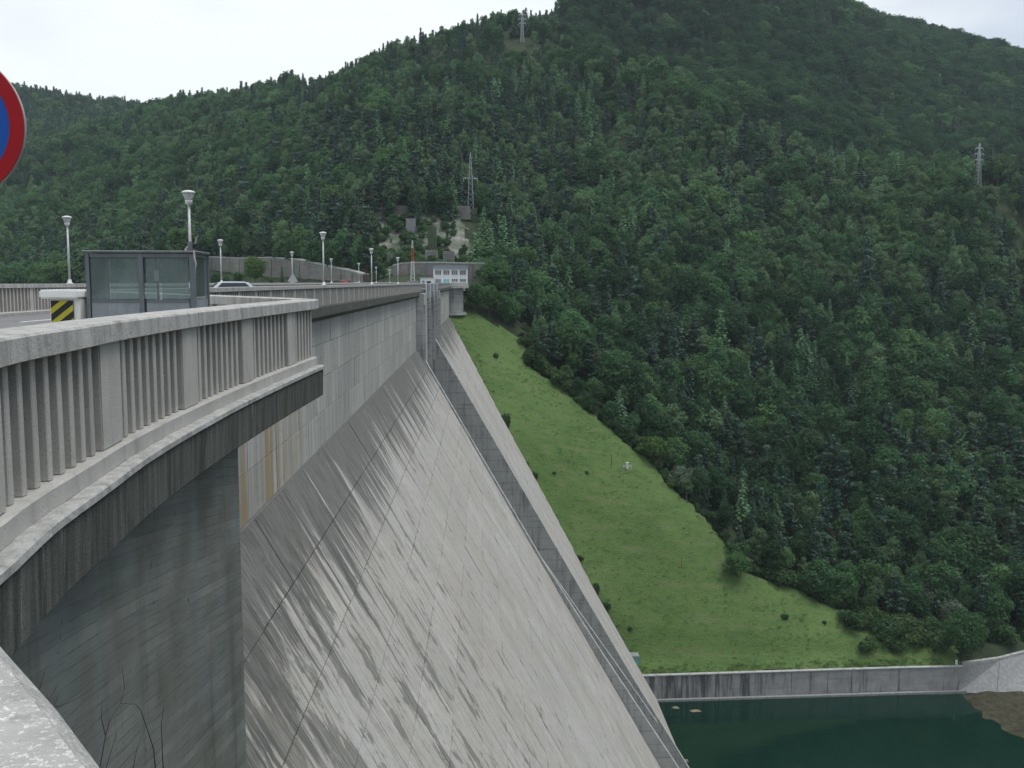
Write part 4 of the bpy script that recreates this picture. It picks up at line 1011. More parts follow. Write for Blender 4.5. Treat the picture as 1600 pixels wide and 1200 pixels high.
# footing blocks of the terrace pylon
fb = at(735, 325, 457)
b = MB(); b.box((fb.x - 3.2, 456, fb.z - 3), (fb.x - .8, 458.4, fb.z)); b.box((fb.x + .6, 456, fb.z - 3), (fb.x + 3.0, 458.4, fb.z))
tag(b.build('footing_block', M['rock']), 'pair of brown concrete footing blocks under the slender pylon', 'footing')

# ------------------------------------------------------------------ meadow furniture
def mpt(px, py): return gp(px, py)
q = mpt(955, 734); b = MB(); b.tube([(0,0,-.5),(0,0,4.4)], [.11,.09], 6)
tag(b.build('pole', M['rust'], None, loc=(q[0], q[1], q[2])), 'thin rusty pole standing in the meadow left of the white marker', 'pole')
q = mpt(1065, 890); b = MB(); b.tube([(0,0,-.5),(0,0,3.4)], [.10,.08], 6)
tag(b.build('pole', M['rust'], None, loc=(q[0], q[1], q[2])), 'short dark pole alone in the lower middle of the meadow', 'pole')
q = mpt(980, 733); mk = thing('survey_marker', 'white survey marker with a low white railing near the wood edge', 'marker', q)
b = MB(); b.box((-.28,-.28,-.4),(.28,.28,1.7)); b.bevel_build('pillar', M['white'], mk, .04, 1)
b = MB(); b.box((-.4,-.4,1.704),(.4,.4,1.85)); b.build('cap', M['white'], mk)
for s_ in (-1, 1):
    b = MB()
    for k_ in range(3): b.tube([(s_*(.5+.42*k_), -.1, -.4), (s_*(.5+.42*k_), -.1, 1.0)], .05, 5)
    b.tube([(s_*.35, -.1, .98), (s_*1.4, -.1, .98)], .05, 5); b.tube([(s_*.35, -.1, .5), (s_*1.4, -.1, .5)], .04, 5); b.build('railing', M['white'], mk)
p = at(986, 1036, 266); cb = thing('cabin', 'small turquoise cabin with pale flat roof behind the dam foot', 'cabin', (p.x + 1.0, 266.5, WALL_Z - .4))
b = MB(); b.box((-1.9,0,0),(1.25,2.4,4.3)); b.bevel_build('wall', M['teal'], cb, .05, 1)
b = MB(); b.hexa([(-2.1,-.25,4.304),(1.5,-.25,4.304),(1.5,2.7,4.304),(-2.1,2.7,4.304),(-2.0,-.15,4.75),(1.35,-.15,4.6),(1.35,2.6,4.6),(-2.0,2.6,4.75)]); b.build('roof', M['pale'], cb)
b = MB(); b.box((1.254,.4,.1),(1.30,1.6,3.2)); b.build('door', M['panel'], cb)
p = at(1494, 1043, 267.3); b = MB(); b.lathe([(.3,0),(.3,1.15),(.22,1.3)], 10); tag(b.build('marker_post', M['white'], None, loc=(p.x, 267.3, WALL_Z+.40)), 'small white marker post on the river wall by the lone tree', 'post')

# driftwood on the pool
for i, (px, py, L_, lab) in enumerate(((1088, 1111, 2.6, 'largest pale driftwood raft floating close to the river wall'), (1034, 1129, 1.1, 'small driftwood scrap floating off the chute corner'), (1056, 1106, 1.6, 'thin driftwood line floating near the foot of the training wall'), (1052, 1181, 2.0, 'brown driftwood stick floating at the lower edge of the pool'), (1070, 1189, 1.6, 'rounded driftwood clump floating at the bottom beside the dam'), (1027, 1141, .8, 'tiny driftwood piece floating nearest the dam edge'))):
    d_ = at(px, py, 100.0) - Vector((0, 0, EYE)); k_ = (WATER_Z - EYE) / d_.z; q = Vector((0, 0, EYE)) + d_ * k_
    t = thing('driftwood', lab, 'driftwood', (q.x, q.y, WATER_Z + .02), random.uniform(-.4, .4), 'driftwood floating on the pool')
    for j in range(4):
        b = MB(); y_ = (j - 1.5) * .35; o_ = random.uniform(-.5, .5); b.tube([(-L_/2 + o_, y_, .0), (0, y_ + .1, .05), (L_/2 + o_*.5, y_ - .15, .0)], [.09, .13, .06], 5); b.build('log', M['drift'], t)

# ------------------------------------------------------------------ lamp posts on the parapets
def lamp_proto():
    t = thing('lamp_post', 'x', 'street lamp')
    b = MB(); b.lathe([(.17,0),(.17,.03),(.10,.06),(.09,.20),(.0575,.24)], 14); b.build('base_flange', M['lampwhite'], t, True)
    b = MB(); b.lathe([(.058,.235),(.052,1.6),(.042,3.25)], 12); b.build('pole', M['galv'], t, True)
    b = MB(); b.lathe([(.06,3.24),(.115,3.28),(.125,3.36),(.13,3.42)], 16); b.build('collar', M['lampwhite'], t, True)
    b = MB(); b.lathe([(.128,3.424),(.17,3.56),(.205,3.69)], 16); hd = b.build('lamp_glass', M['lampglass'], t, True)
    for k_ in range(4):
        a = math.pi/4 + k_ * math.pi/2; b = MB(); b.tube([(.132*math.cos(a), .132*math.sin(a), 3.424), (.21*math.cos(a), .21*math.sin(a), 3.692)], .012, 4); b.build('rib', M['lampwhite'], hd)
    b = MB(); b.lathe([(.235,3.694),(.24,3.72),(.20,3.765),(.09,3.80),(.02,3.81)], 18); b.build('lamp_cap', M['lampwhite'], t, True)
    return t
LP0 = lamp_proto(); first = True
LAMPS = []
for k_, (px, pyt, s_) in enumerate([(299,297,'d'),(506,362,'d'),(581,388,'d'),(622,402,'d'),(109,337,'u'),(346,374,'u'),(457,393,'u'),(518,404,'u'),(561,411,'u'),(588,417,'u'),(609,421,'u')]):
    xx = -11.0 if s_ == 'd' else -22.0; Y = xx / at(px, 440, 100).x * 100; topz = at(px, pyt, Y).z
    o = LP0 if first else dup(LP0); first = False
    x = -11.0 if s_ == 'd' else -22.0; o.location = (x, Y, 1.282 if s_ == 'd' else 1.422)
    sc = (topz - o.location.z) / 3.81; o.scale = (1.05, 1.05, sc)
    LAMPS.append((o, Y, s_))
labs = {0:'white lamp post with tattered ribbons behind the glass shelter, largest of its row', 1:'white lamp post on the downstream parapet, second from the glass shelter', 2:'white lamp post on the downstream parapet, third from the glass shelter', 3:'white lamp post on the downstream parapet, closest to the lattice mast',
        4:'white lamp post left of the glass shelter on the reservoir parapet', 5:'white lamp post just right of the glass shelter on the reservoir parapet', 6:'white lamp post with triangular sign back at its foot', 7:'white lamp post directly right of the second downstream lamp on the reservoir parapet', 8:'small white lamp post beside the far red van on the reservoir parapet', 9:'small white lamp post just right of the third downstream lamp', 10:'smallest white lamp post in the reservoir row before the mast'}
for i, (o, Y, s_) in enumerate(LAMPS): tag(o, labs[i], 'street lamp', 'lamp posts along both parapets')
# ribbons tied to the nearest lamp
o = LAMPS[0][0]
rb = MB(); rb.lathe([(.075,1.40),(.085,1.5),(.08,1.75),(.07,1.82)], 10); rb.build('cloth_wrap', M['frame'], o)
for i, pts in enumerate(([(.08,-.02,1.72),(.20,-.05,1.74),(.24,-.08,1.96),(.32,-.1,2.04)], [(-.07,-.05,1.65),(-.15,-.1,1.5),(-.11,-.1,1.35),(-.05,-.1,1.2)], [(.08,-.05,1.4),(.13,-.1,1.2),(.15,-.1,1.0)])):
    vs = []; fs = []
    for j, p_ in enumerate(pts):
        vs += [(p_[0]-.03, p_[1], p_[2]), (p_[0]+.03, p_[1]+.02, p_[2]), (p_[0]+.03, p_[1]+.026, p_[2]), (p_[0]-.03, p_[1]+.006, p_[2])]
        if j: fs += [tuple(4*(j-1)+a for a in (k_, (k_+1) % 4)) + (4*j+(k_+1) % 4, 4*j+k_) for k_ in range(4)]
    b = MB(); b.add(vs, fs); b.build('ribbon', M['ribbon'], o)
# the back of a triangular sign at lamp three of the reservoir row
Y = LAMPS[6][1]; sg = thing('warning_sign', 'grey back of a triangular warning sign at a lamp foot on the reservoir parapet', 'sign', (-21.9, Y - .35, 1.42))
b = MB(); n_ = 3; pts = [(-.62,.12),(.62,.12),(0,1.15)]
b.add([(x, 0, z) for x, z in pts] + [(x, .03, z) for x, z in pts], [(0,1,2),(5,4,3),(0,3,4,1),(1,4,5,2),(2,5,3,0)]); b.build('plate', M['sign_back'], sg)
b = MB(); b.tube([(0,.07,-.0),(0,.07,1.2)], .035, 6); b.build('post', M['galv'], sg)
b = MB(); b.box((-.3,-.03,-.0),(.3,.0,.118)); b.build('sub_plate', M['sign_back'], sg)

# ------------------------------------------------------------------ glass shelter on the bay
sh_ = thing('glass_shelter', 'grey framed glass shelter with flat roof standing behind the near parapet', 'shelter', (-6.24, 18.95, 0), R(5))
W2, D_, HT = 0.925, 1.25, 2.03
fr_ = 'frame'
def sbox(name, lo, hi, mat, par=None):
    b = MB(); b.box(lo, hi); return b.build(name, M[mat], par or sh_)
for x, y, wd in ((-W2, -D_/2, .06), (0.0, -D_/2, .08), (W2 - .02, -D_/2, .10), (W2 + .02, D_/2, .04), (-W2, D_/2, .04), (0, D_/2, .04)):
    sbox('post', (x - wd/2, y - .035, 0), (x + wd/2, y + .035, HT - .02), fr_)
sbox('roof', (-W2 - .05, -D_/2 - .06, HT), (W2 + .06, D_/2 + .05, HT + .022), fr_)
sbox('roof_trim', (-W2 - .06, -D_/2 - .07, HT + .024), (W2 + .07, D_/2 + .06, HT + .036), 'galv')
for y in (-D_/2, D_/2):
    sbox('top_rail', (-W2 + .04, y - .025, HT - .085), (W2 - .06, y + .025, HT - .022), fr_)
    for x0, x1 in ((-W2 + .05, -.04), (.08, W2 - .09)):
        g_ = sbox('pane', (x0, y - .004, 1.18), (x1, y + .004, HT - .087), 'glass')
        sbox('bottom_rail', (x0, y - .02, 1.13), (x1, y + .02, 1.178), fr_)
        lp = sbox('lower_panel', (x0, y - .012, .08), (x1, y + .012, 1.128), 'panel')
        for k_ in range(5): xx = x0 + (x1-x0)*(k_+.5)/5; sbox('seam', (xx - .012, y - .018, .09), (xx + .012, y - .0122, 1.12), 'panel', lp)
for x in (W2, -W2):
    sbox('pane', (x - .004, -D_/2 + .04, 1.18), (x + .004, D_/2 - .04, HT - .072), 'glass'); sbox('side_rail', (x - .018, -D_/2 + .04, HT - .07), (x + .018, D_/2 - .04, HT - .022), fr_)
    sbox('lower_panel', (x - .012, -D_/2 + .04, .08), (x + .012, D_/2 - .04, 1.178), 'panel')
b = MB(); b.tube([(W2 + .03, -D_/2 - .085, HT + .05), (W2 + .04, -D_/2 - .095, HT - .08), (W2 + .06, -D_/2 - .09, HT - .20), (W2 + .05, -D_/2 - .09, HT - .36)], [.012, .018, .014, .006], 5); b.build('ribbon', M['ribbon'], sh_)
sbox('notice', (.22, -D_/2 + .012, 1.52), (.30, -D_/2 + .016, 1.72), 'white')
st = thing('stool', 'small pale stool with dark stem inside the glass shelter', 'stool', (-7.0, 19.1, 0))
b = MB(); b.lathe([(.20,0),(.20,.03),(.04,.05),(.035,1.0)], 12); b.build('stem', M['frame'], st, True)
b = MB(); b.lathe([(.16,1.004),(.18,1.02),(.18,1.07),(.15,1.09)], 16); b.build('seat', M['pale'], st, True)

# ------------------------------------------------------------------ no parking sign close by on the left
sg = thing('parking_sign', 'round blue no parking sign with red ring cut off by the left edge', 'sign', (-2.22, 4.1, 0), R(-10))
ctr = at(-85, 194, 4.1); sg.location = (ctr.x, 4.1, 0)
sg.rotation_euler = (0, 0, R(5)); cz = ctr.z
def disc(name, r0, r1, y0, y1, mat, par, n=96):
    b = MB(); vs = []
    for r_, y in ((r1, y1), (r1, y0), (r0, y0)) if r0 else ((r1, y1), (r1, y0)):
        vs += [(r_*math.cos(2*math.pi*k_/n), y, cz + r_*math.sin(2*math.pi*k_/n)) for k_ in range(n)]
    fs = [(k_, (k_+1) % n, n+(k_+1) % n, n+k_) for k_ in range(n)]
    if r0: fs += [(n+k_, n+(k_+1) % n, 2*n+(k_+1) % n, 2*n+k_) for k_ in range(n)]
    else: fs += [tuple(range(n, 2*n)), tuple(range(n-1, -1, -1))]
    b.add(vs, fs); return b.build(name, M[mat], par)
plate = disc('plate', 0, .300, 0, .018, 'sign_back', sg)
disc('blue_field', 0, .246, -.004, 0.0, 'sign_blue', plate); disc('red_ring', .243, .298, -.006, 0.0, 'sign_red', plate)
b = MB(); c45 = math.sqrt(.5); rr = .2435; hw = .026
cor = [(-rr*c45 - hw*c45, rr*c45 - hw*c45), (-rr*c45 + hw*c45, rr*c45 + hw*c45), (rr*c45 + hw*c45, -rr*c45 + hw*c45), (rr*c45 - hw*c45, -rr*c45 - hw*c45)]
b.add([(x, -.0085, cz + z) for x, z in cor] + [(x, -.004, cz + z) for x, z in cor], [(0,1,2,3),(7,6,5,4),(0,4,5,1),(1,5,6,2),(2,6,7,3),(3,7,4,0)]); b.build('red_bar', M['sign_red'], plate)
b = MB(); b.tube([(0,.055,-.05),(0,.055,cz + .28)], .03, 12); b.build('post', M['galv'], sg)
b = MB(); b.box((-.05,.019,cz - .1),(.05,.09,cz - .06)); b.box((-.05,.019,cz + .1),(.05,.09,cz + .14)); b.build('clamp', M['galv'], sg)

# ------------------------------------------------------------------ vehicles on the crest road
def car(label, loc, rz, paint, van=False, cat='car'):
    t = thing('parked_car' if not van else 'parked_van', label, cat, loc, rz, 'vehicles parked along the crest road')
    L_, W_, H_c = (4.2, 1.7, 1.45) if not van else (4.8, 1.9, 2.05)
    if not van:
        lowp = [(-2.1,.30),(-2.1,.62),(-2.0,.80),(-1.3,.88),(1.0,.88),(1.95,.78),(2.1,.60),(2.1,.30)]; top = [(-1.95,.86),(-1.35,1.38),(-.9,1.45),(.25,1.45),(.6,1.38),(1.15,.87)]
    else:
        lowp = [(-2.4,.35),(-2.4,1.0),(2.0,1.0),(2.38,.85),(2.4,.35)]; top = [(-2.38,.99),(-2.3,1.95),(-2.1,2.05),(1.0,2.05),(1.3,1.95),(1.95,.99)]
    b = MB(); b.loft([(x, -W_/2, z) for x, z in lowp], [(x, W_/2, z) for x, z in lowp]); body = b.bevel_build('body', M[paint], t, .06, 2)
    b = MB(); i_ = .16; b.loft([(x, -W_/2 + (i_ if z > 1.0 else .05), z) for x, z in top], [(x, W_/2 - (i_ if z > 1.0 else .05), z) for x, z in top]); b.bevel_build('cabin', M[paint], t, .05, 2)
    # glazing
    for s_ in (-1, 1):
        zt = H_c - .10; zb_ = .93 if not van else 1.15; x0, x1, x2, x3 = (-1.6, .85, .35, -1.15) if not van else (-.2, 1.6, 1.1, -.2)
        y0, y1 = s_ * (W_/2 - .055), s_ * (W_/2 - i_ + .008); b = MB()
        b.add([(x0, y0 + s_*.03, zb_), (x1, y0 + s_*.03, zb_), (x2, y1 + s_*.03, zt), (x3, y1 + s_*.03, zt), (x0, y0 - s_*.02, zb_), (x1, y0 - s_*.02, zb_), (x2, y1 - s_*.02, zt), (x3, y1 - s_*.02, zt)], [(0,1,2,3),(7,6,5,4),(0,4,5,1),(1,5,6,2),(2,6,7,3),(3,7,4,0)])
        b.build('side_window', M['winglass'], t)
    xa, za, xb, zb2 = (1.15, .89, .62, 1.37) if not van else (1.95, 1.02, 1.32, 1.92)
    for nm, (xa, za, xb, zb2, s_) in (('windscreen', (xa, za, xb, zb2, 1)), ('rear_window', ((-1.95, .88, -1.38, 1.36, -1) if not van else (-2.38, 1.2, -2.32, 1.85, -1)))):
        b = MB(); e_ = .03 * s_; h_ = W_/2 - .2
        b.add([(xa+e_, -h_, za), (xa+e_, h_, za), (xb+e_, h_*.92, zb2), (xb+e_, -h_*.92, zb2), (xa-e_, -h_, za), (xa-e_, h_, za), (xb-e_, h_*.92, zb2), (xb-e_, -h_*.92, zb2)], [(0,1,2,3),(7,6,5,4),(0,4,5,1),(1,5,6,2),(2,6,7,3),(3,7,4,0)]); b.build(nm, M['winglass'], t)
    for x in (-1.3, 1.3):
        for s_ in (-1, 1):
            b = MB(); vs = []; n_ = 18; r_ = .31
            for y in (s_*(W_/2 - .2), s_*(W_/2 + .01)): vs += [(x + r_*math.cos(2*math.pi*k_/n_), y, .31 + r_*math.sin(2*math.pi*k_/n_)) for k_ in range(n_)]
            b.add(vs, [tuple(range(n_)), tuple(range(2*n_-1, n_-1, -1))] + [(k_, (k_+1) % n_, n_+(k_+1) % n_, n_+k_) for k_ in range(n_)]); wh = b.build('wheel', M['tyre'], t)
            b = MB(); b.box((x - .13, s_*(W_/2 + .011) - .004, .18), (x + .13, s_*(W_/2 + .011) + .004, .44)); b.build('hubcap', M['galv'], wh)
    for s_ in (-1, 1):
        b = MB(); b.box((2.0 if not van else 2.3, s_*.62 - .16, .60), (2.13 if not van else 2.43, s_*.62 + .16, .74)); b.build('headlight', M['lampglass'], t)
        b = MB(); b.box((.75 if not van else 1.35, s_*(W_/2 + .01), .95), (.9 if not van else 1.5, s_*(W_/2 + .18) , 1.08)); b.build('mirror', M['black'], t)
    return t
car('pale blue car whose roof shows above the parapet right of the glass shelter', (-16.6, 68.5, 0.14 - .04), R(20), 'carwhite')
car('brick red van parked far down the crest road', (at(541, 440, 353).x, 353, -.02), R(60), 'carred', True, 'van')
car('small white car beyond the red van on the crest road', (at(558, 441, 358).x, 358, -.02), R(80), 'carwhite')
car('pale car parked by the far lamp posts near the mast', (at(584, 441, 350).x, 350, -.02), R(15), 'carwhite')

# sheet metal screen hung on the parapet over the spillway gates
scn = thing('metal_screen', 'blue grey sheet metal screen hung on the parapet above the spillway', 'screen', (-10.5, 205, 0))
for i in range(5):
    y0 = 182 + i * 9.6; b = MB(); b.box((-10.50, y0, -1.5), (-10.38, y0 + 9.4, 1.1)); local(b.build('sheet', M['panel'], scn))
for i in range(4):
    y0 = 179.5 + i * 14; b = MB(); b.tube([(-10.2, y0, -2.2), (-10.2, y0, 1.25)], .12, 6); b.tube([(-10.2, y0, .3), (-10.95, y0, .3)], .08, 5); local(b.build('bracket', M['lampwhite'], scn))

# ------------------------------------------------------------------ vegetation
def leaf_mat(name, lo, hi, alt, rough=0.65, trans=0.48):
    t = NT(name)
    rd = t.info('Random'); n1 = t.noise(scale=0.013, detail=3); n2 = t.noise(scale=0.55, detail=2)
    f = t.m('ADD', t.m('MULTIPLY', rd, 0.55), t.m('MULTIPLY', t.rng(n1, 0.3, 0.7), 0.45))
    c = t.mix(f, lo, hi); c = t.mix(t.rng(t.m('FRACT', t.m('MULTIPLY', rd, 7.31)), 0.72, 1.0, 0, 0.65), c, alt)
    k = t.m('MULTIPLY', t.rng(n2, 0.3, 0.7, 0.85, 1.15), t.rng(t.m('FRACT', t.m('MULTIPLY', rd, 13.7)), 0, 1, 0.72, 1.32)); c = t.mix(1.0, c, t.comb(k, k, k), 'MULTIPLY')
    b = t.n.new('ShaderNodeBsdfPrincipled'); t.val(b.inputs['Base Color'], c); b.inputs['Roughness'].default_value = rough; b.inputs['Specular IOR Level'].default_value = 0.22
    tr = t.n.new('ShaderNodeBsdfTranslucent'); t.val(tr.inputs['Color'], c)
    m = t.n.new('ShaderNodeMixShader'); m.inputs[0].default_value = trans; t.l.new(b.outputs[0], m.inputs[1]); t.l.new(tr.outputs[0], m.inputs[2])
    t.l.new(m.outputs[0], t.out.inputs['Surface']); return t.mat
LM = dict(
    oak=leaf_mat('oak_leaves', (0.025, 0.069, 0.031), (0.043, 0.099, 0.040), (0.062, 0.121, 0.045)),
    beech=leaf_mat('beech_leaves', (0.049, 0.122, 0.053), (0.087, 0.178, 0.067), (0.124, 0.218, 0.069)),
    aspen=leaf_mat('aspen_leaves', (0.102, 0.180, 0.088), (0.142, 0.226, 0.109), (0.115, 0.211, 0.075)),
    larch=leaf_mat('larch_needles', (0.071, 0.154, 0.073), (0.110, 0.202, 0.094), (0.093, 0.191, 0.071), trans=0.15),
    pine=leaf_mat('pine_needles', (0.029, 0.066, 0.047), (0.053, 0.097, 0.063), (0.068, 0.101, 0.062), trans=0.08),
    spruce=leaf_mat('spruce_needles', (0.023, 0.058, 0.039), (0.042, 0.084, 0.053), (0.056, 0.103, 0.056), trans=0.08),
    willow=leaf_mat('willow_leaves', (0.137, 0.189, 0.131), (0.173, 0.226, 0.158), (0.158, 0.210, 0.142)),
    bright=leaf_mat('bright_leaves', (0.085, 0.170, 0.040), (0.110, 0.200, 0.052), (0.095, 0.180, 0.044)),
    bush=leaf_mat('bush_leaves', (0.053, 0.116, 0.044), (0.094, 0.160, 0.057), (0.121, 0.171, 0.066)),
    weed=leaf_mat('weed_leaves', (0.079, 0.137, 0.042), (0.110, 0.173, 0.058), (0.158, 0.189, 0.095)))

def quads(P, N, S, asp, r_):
    """leaf sprays: rhombic faces at P facing N with half size S"""
    n = len(P); N = N / np.linalg.norm(N, axis=1, keepdims=True)
    t = r_.normal(size=(n, 3)); t -= (t * N).sum(1, keepdims=True) * N; t /= np.linalg.norm(t, axis=1, keepdims=True); u = np.cross(N, t)
    S = S[:, None]; a = asp
    V = np.stack([P + t * S, P + u * S * a - N * S * .18, P - t * S, P - u * S * a - N * S * .18], 1)
    return V.reshape(-1, 3)
def crown_mesh(name, V, mat):
    n = len(V) // 4; me = bpy.data.meshes.new(name)
    me.vertices.add(len(V)); me.vertices.foreach_set('co', V.astype(np.float32).ravel())
    me.loops.add(n * 4); me.loops.foreach_set('vertex_index', np.arange(n * 4, dtype=np.int32))
    me.polygons.add(n); me.polygons.foreach_set('loop_start', np.arange(0, n * 4, 4, dtype=np.int32))
    try: me.polygons.foreach_set('loop_total', np.full(n, 4, np.int32))
    except Exception: pass
    me.materials.append(mat); me.update(); return me
def ballcrown(seed, h, wd, base, nl, nq, leaf=(.34, .62), narrow=1.0, flat=1.0):
    r_ = np.random.default_rng(seed); P = []; N = []
    cz, rz = (base + 1) / 2 * h, (1 - base) / 2 * h
    C_ = []
    for i in range(nl):
        for _ in range(30):
            d = r_.normal(size=3); d /= np.linalg.norm(d); k = r_.uniform(.25, .78) if i else 0.0
            c = d * k * np.array([wd/2, wd/2, rz])
            if narrow < 1: c[:2] *= 1 - (1 - narrow) * max(0, c[2] / rz)
            if all(np.linalg.norm((c - q) / np.array([1, 1, 1.2])) > wd * .17 for q in C_): break
        C_.append(c)
    for c in C_:
        rl = wd * r_.uniform(.17, .27); m = nq // nl
        d = r_.normal(size=(m, 3)); d /= np.linalg.norm(d, axis=1, keepdims=True); d[:, 2] = np.where(d[:, 2] < -.6, -d[:, 2] * .6, d[:, 2])
        k = r_.uniform(.62, 1.08, m) ** .6
        bump = 1 + .22 * np.sin(d[:, 0] * 7 + c[0]) * np.sin(d[:, 1] * 6 + c[1]) + .12 * np.sin(d[:, 2] * 9)
        q = c + d * (rl * k * bump)[:, None] * np.array([1, 1, 1.05 * flat])
        P.append(q); N.append(d + r_.normal(size=(m, 3)) * .5 + np.array([0, 0, .05]))
    P = np.concatenate(P); N = np.concatenate(N); P[:, 2] += cz; P[:, 2] = np.maximum(P[:, 2], h * base * .6)
    return quads(P, N, r_.uniform(leaf[0], leaf[1], len(P)), .62, r_)
def sprucecrown(seed, h, wd, nq, base=.08, pw=.9):
    r_ = np.random.default_rng(seed); P = []; N = []; S = []
    lv = int(h / .62)
    for i in range(lv):
        f = i / lv; z = h * (base + (1 - base) * f); R_ = wd / 2 * ((1 - f) ** pw) * r_.uniform(.82, 1.12) + .12
        nb = max(4, int(9 * (1 - f) + 3)); a0 = r_.uniform(0, 6.28)
        for b_ in range(nb):
            a = a0 + 6.28 * b_ / nb + r_.normal() * .2; Rb = R_ * r_.uniform(.72, 1.12); m = max(2, int(Rb / .42) + 1)
            for j in range(m):
                t_ = (j + .6) / m; rr = Rb * t_
                P.append((rr * math.cos(a), rr * math.sin(a), z - .28 * rr + .12 * rr * t_)); N.append((math.cos(a) * .8 + r_.normal() * .35, math.sin(a) * .8 + r_.normal() * .35, .55)); S.append((.30 + .26 * (1 - t_)) * r_.uniform(.8, 1.25))
    P, N, S = np.array(P), np.array(N), np.array(S); return quads(P, N, S, .75, r_)
def pinecrown(seed, h, wd, nq):
    r_ = np.random.default_rng(seed); P = []; N = []
    n_ = 16
    for i in range(n_):
        f = (i + .5) / n_; z = h * (.30 + .66 * f); R_ = wd / 2 * (math.sin(min(1, f * 1.15 + .18) * math.pi) ** .7 * .75 + .22 * (1 - f)); 
        for b_ in range(3):
            a = r_.uniform(0, 6.28); k = r_.uniform(.25, .85) * R_; c = np.array([k * math.cos(a), k * math.sin(a), z + r_.normal() * .3]); m = nq // (n_ * 3)
            d = r_.normal(size=(m, 3)); d /= np.linalg.norm(d, axis=1, keepdims=True); q = c + d * np.array([.95, .95, .55]) * (r_.uniform(.55, 1.1, m) * wd * .155)[:, None]
            P.append(q); N.append(d + np.array([0, 0, .2]) + r_.normal(size=(m, 3)) * .4)
    P = np.concatenate(P); N = np.concatenate(N); return quads(P, N, r_.uniform(.24, .46, len(P)), .6, r_)
def trunk_mesh(name, h, r0, mat, seed, limbs=5, top=.8, lean=.02):
    r_ = random.Random(seed); b = MB(); pts = [Vector((r_.uniform(-1, 1) * lean * h * i / 5, r_.uniform(-1, 1) * lean * h * i / 5, -1.2 + (h * top + 1.2) * i / 5)) for i in range(6)]
    pts[0].x = pts[0].y = 0
    b.tube(pts, [r0 * (1.25 if i == 0 else 1 - .16 * i) for i in range(6)], 6)
    for k in range(limbs):
        f = r_.uniform(.3, .85); i = min(4, int(f * 5)); p = pts[i].lerp(pts[i+1], f * 5 - i); a = r_.uniform(0, 6.28); L_ = h * r_.uniform(.12, .24)
        b.tube([p, p + Vector((math.cos(a) * L_ * .6, math.sin(a) * L_ * .6, L_ * .35)), p + Vector((math.cos(a) * L_, math.sin(a) * L_, L_ * .8))], [r0 * .38, r0 * .25, r0 * .08], 4)
    me = b.mesh(name); me.materials.append(mat); return me
PROTO = {}   # kind -> list of (crown mesh, trunk mesh, height)
def reg(kind, V, h, mat, bark, r0, seed, **k):
    PROTO.setdefault(kind, []).append((crown_mesh('crown', V, mat), trunk_mesh('trunk', h, r0, bark, seed, **k), h))
for i in range(8):
    h = [15, 17, 14, 18, 16, 13, 15.5, 16.5][i]; wd = [9.5, 9, 10, 8.5, 10.5, 8, 8.8, 9.6][i]
    reg('beech', ballcrown(100 + i, h, wd, .14, 19 + i % 4, 2600), h, LM['beech'], M['bark'], .26, i)
for i in range(5):
    h = [16, 14, 17, 15, 18][i]; wd = [10, 9.5, 11, 9, 10.5][i]
    reg('oak', ballcrown(150 + i, h, wd, .14, 20 + i % 3, 2700), h, LM['oak'], M['bark'], .28, 120 + i)
for i in range(5):
    h = [15, 16, 13, 17, 14][i]; wd = [5.6, 6.2, 5.4, 5.8, 6.6][i]
    reg('aspen', ballcrown(200 + i, h, wd, .16, 12, 1700, (.26, .48), .55), h, LM['aspen'], M['palebark'], .17, 20 + i)
for i in range(5):
    h = [16, 17, 15, 18, 14][i]; reg('pine', pinecrown(300 + i, h, [5.8, 5.4, 6.4, 5.6, 6.0][i], 1900), h, LM['pine'], M['pinebark'], .21, 40 + i, limbs=6, top=.93)
for i in range(5):
    h = [16, 18, 15, 17, 14][i]; reg('larch', sprucecrown(450 + i, h, [6.4, 6.0, 6.6, 5.8, 5.6][i], 0, .1, .75), h, LM['larch'], M['bark'], .2, 140 + i, limbs=0, top=.95)
    h = [17, 19, 15, 18, 13][i]; reg('spruce', sprucecrown(400 + i, h, [5.2, 5.4, 4.8, 4.6, 4.6][i], 0), h, LM['spruce'], M['bark'], .2, 60 + i, limbs=0, top=.97)
for i in range(5):
    h = [3.2, 2.6, 3.8, 2.2, 3.0][i]; reg('bush', ballcrown(500 + i, h, [4.2, 3.6, 4.4, 3.4, 4.8][i], .02, 9, 900, (.16, .34)), h, LM['bush'], M['bark'], .07, 80 + i)
reg('willow', ballcrown(601, 9, 8.5, .12, 16, 2600, (.24, .46)), 9, LM['willow'], M['palebark'], .22, 91)
reg('willow', ballcrown(602, 6.5, 8.0, .08, 14, 2200, (.22, .42)), 6.5, LM['willow'], M['palebark'], .18, 92)
reg('bright', ballcrown(611, 11, 8, .10, 16, 2600, (.26, .5), .75), 11, LM['bright'], M['bark'], .22, 93)
reg('bright', ballcrown(612, 8, 7.5, .08, 15, 2300, (.26, .5)), 8, LM['bright'], M['bark'], .2, 94)
reg('lone', ballcrown(621, 14.5, 12.0, .24, 20, 3600, (.28, .52)), 14.5, LM['beech'], M['bark'], .26, 95)
VAR = {k: len(v) for k, v in PROTO.items()}
def plant(kind, name, label, cat, loc, H, rz=0.0, wide=1.0, group=None, var=None):
    cm, tm, h = PROTO[kind][var if var is not None else random.randrange(VAR[kind])]
    s = H / h
    t = thing(name, label, cat, loc, rz, group); t.scale = (s * wide, s * wide, s)
    link('trunk', tm, None, t); link('crown', cm, None, t); return t

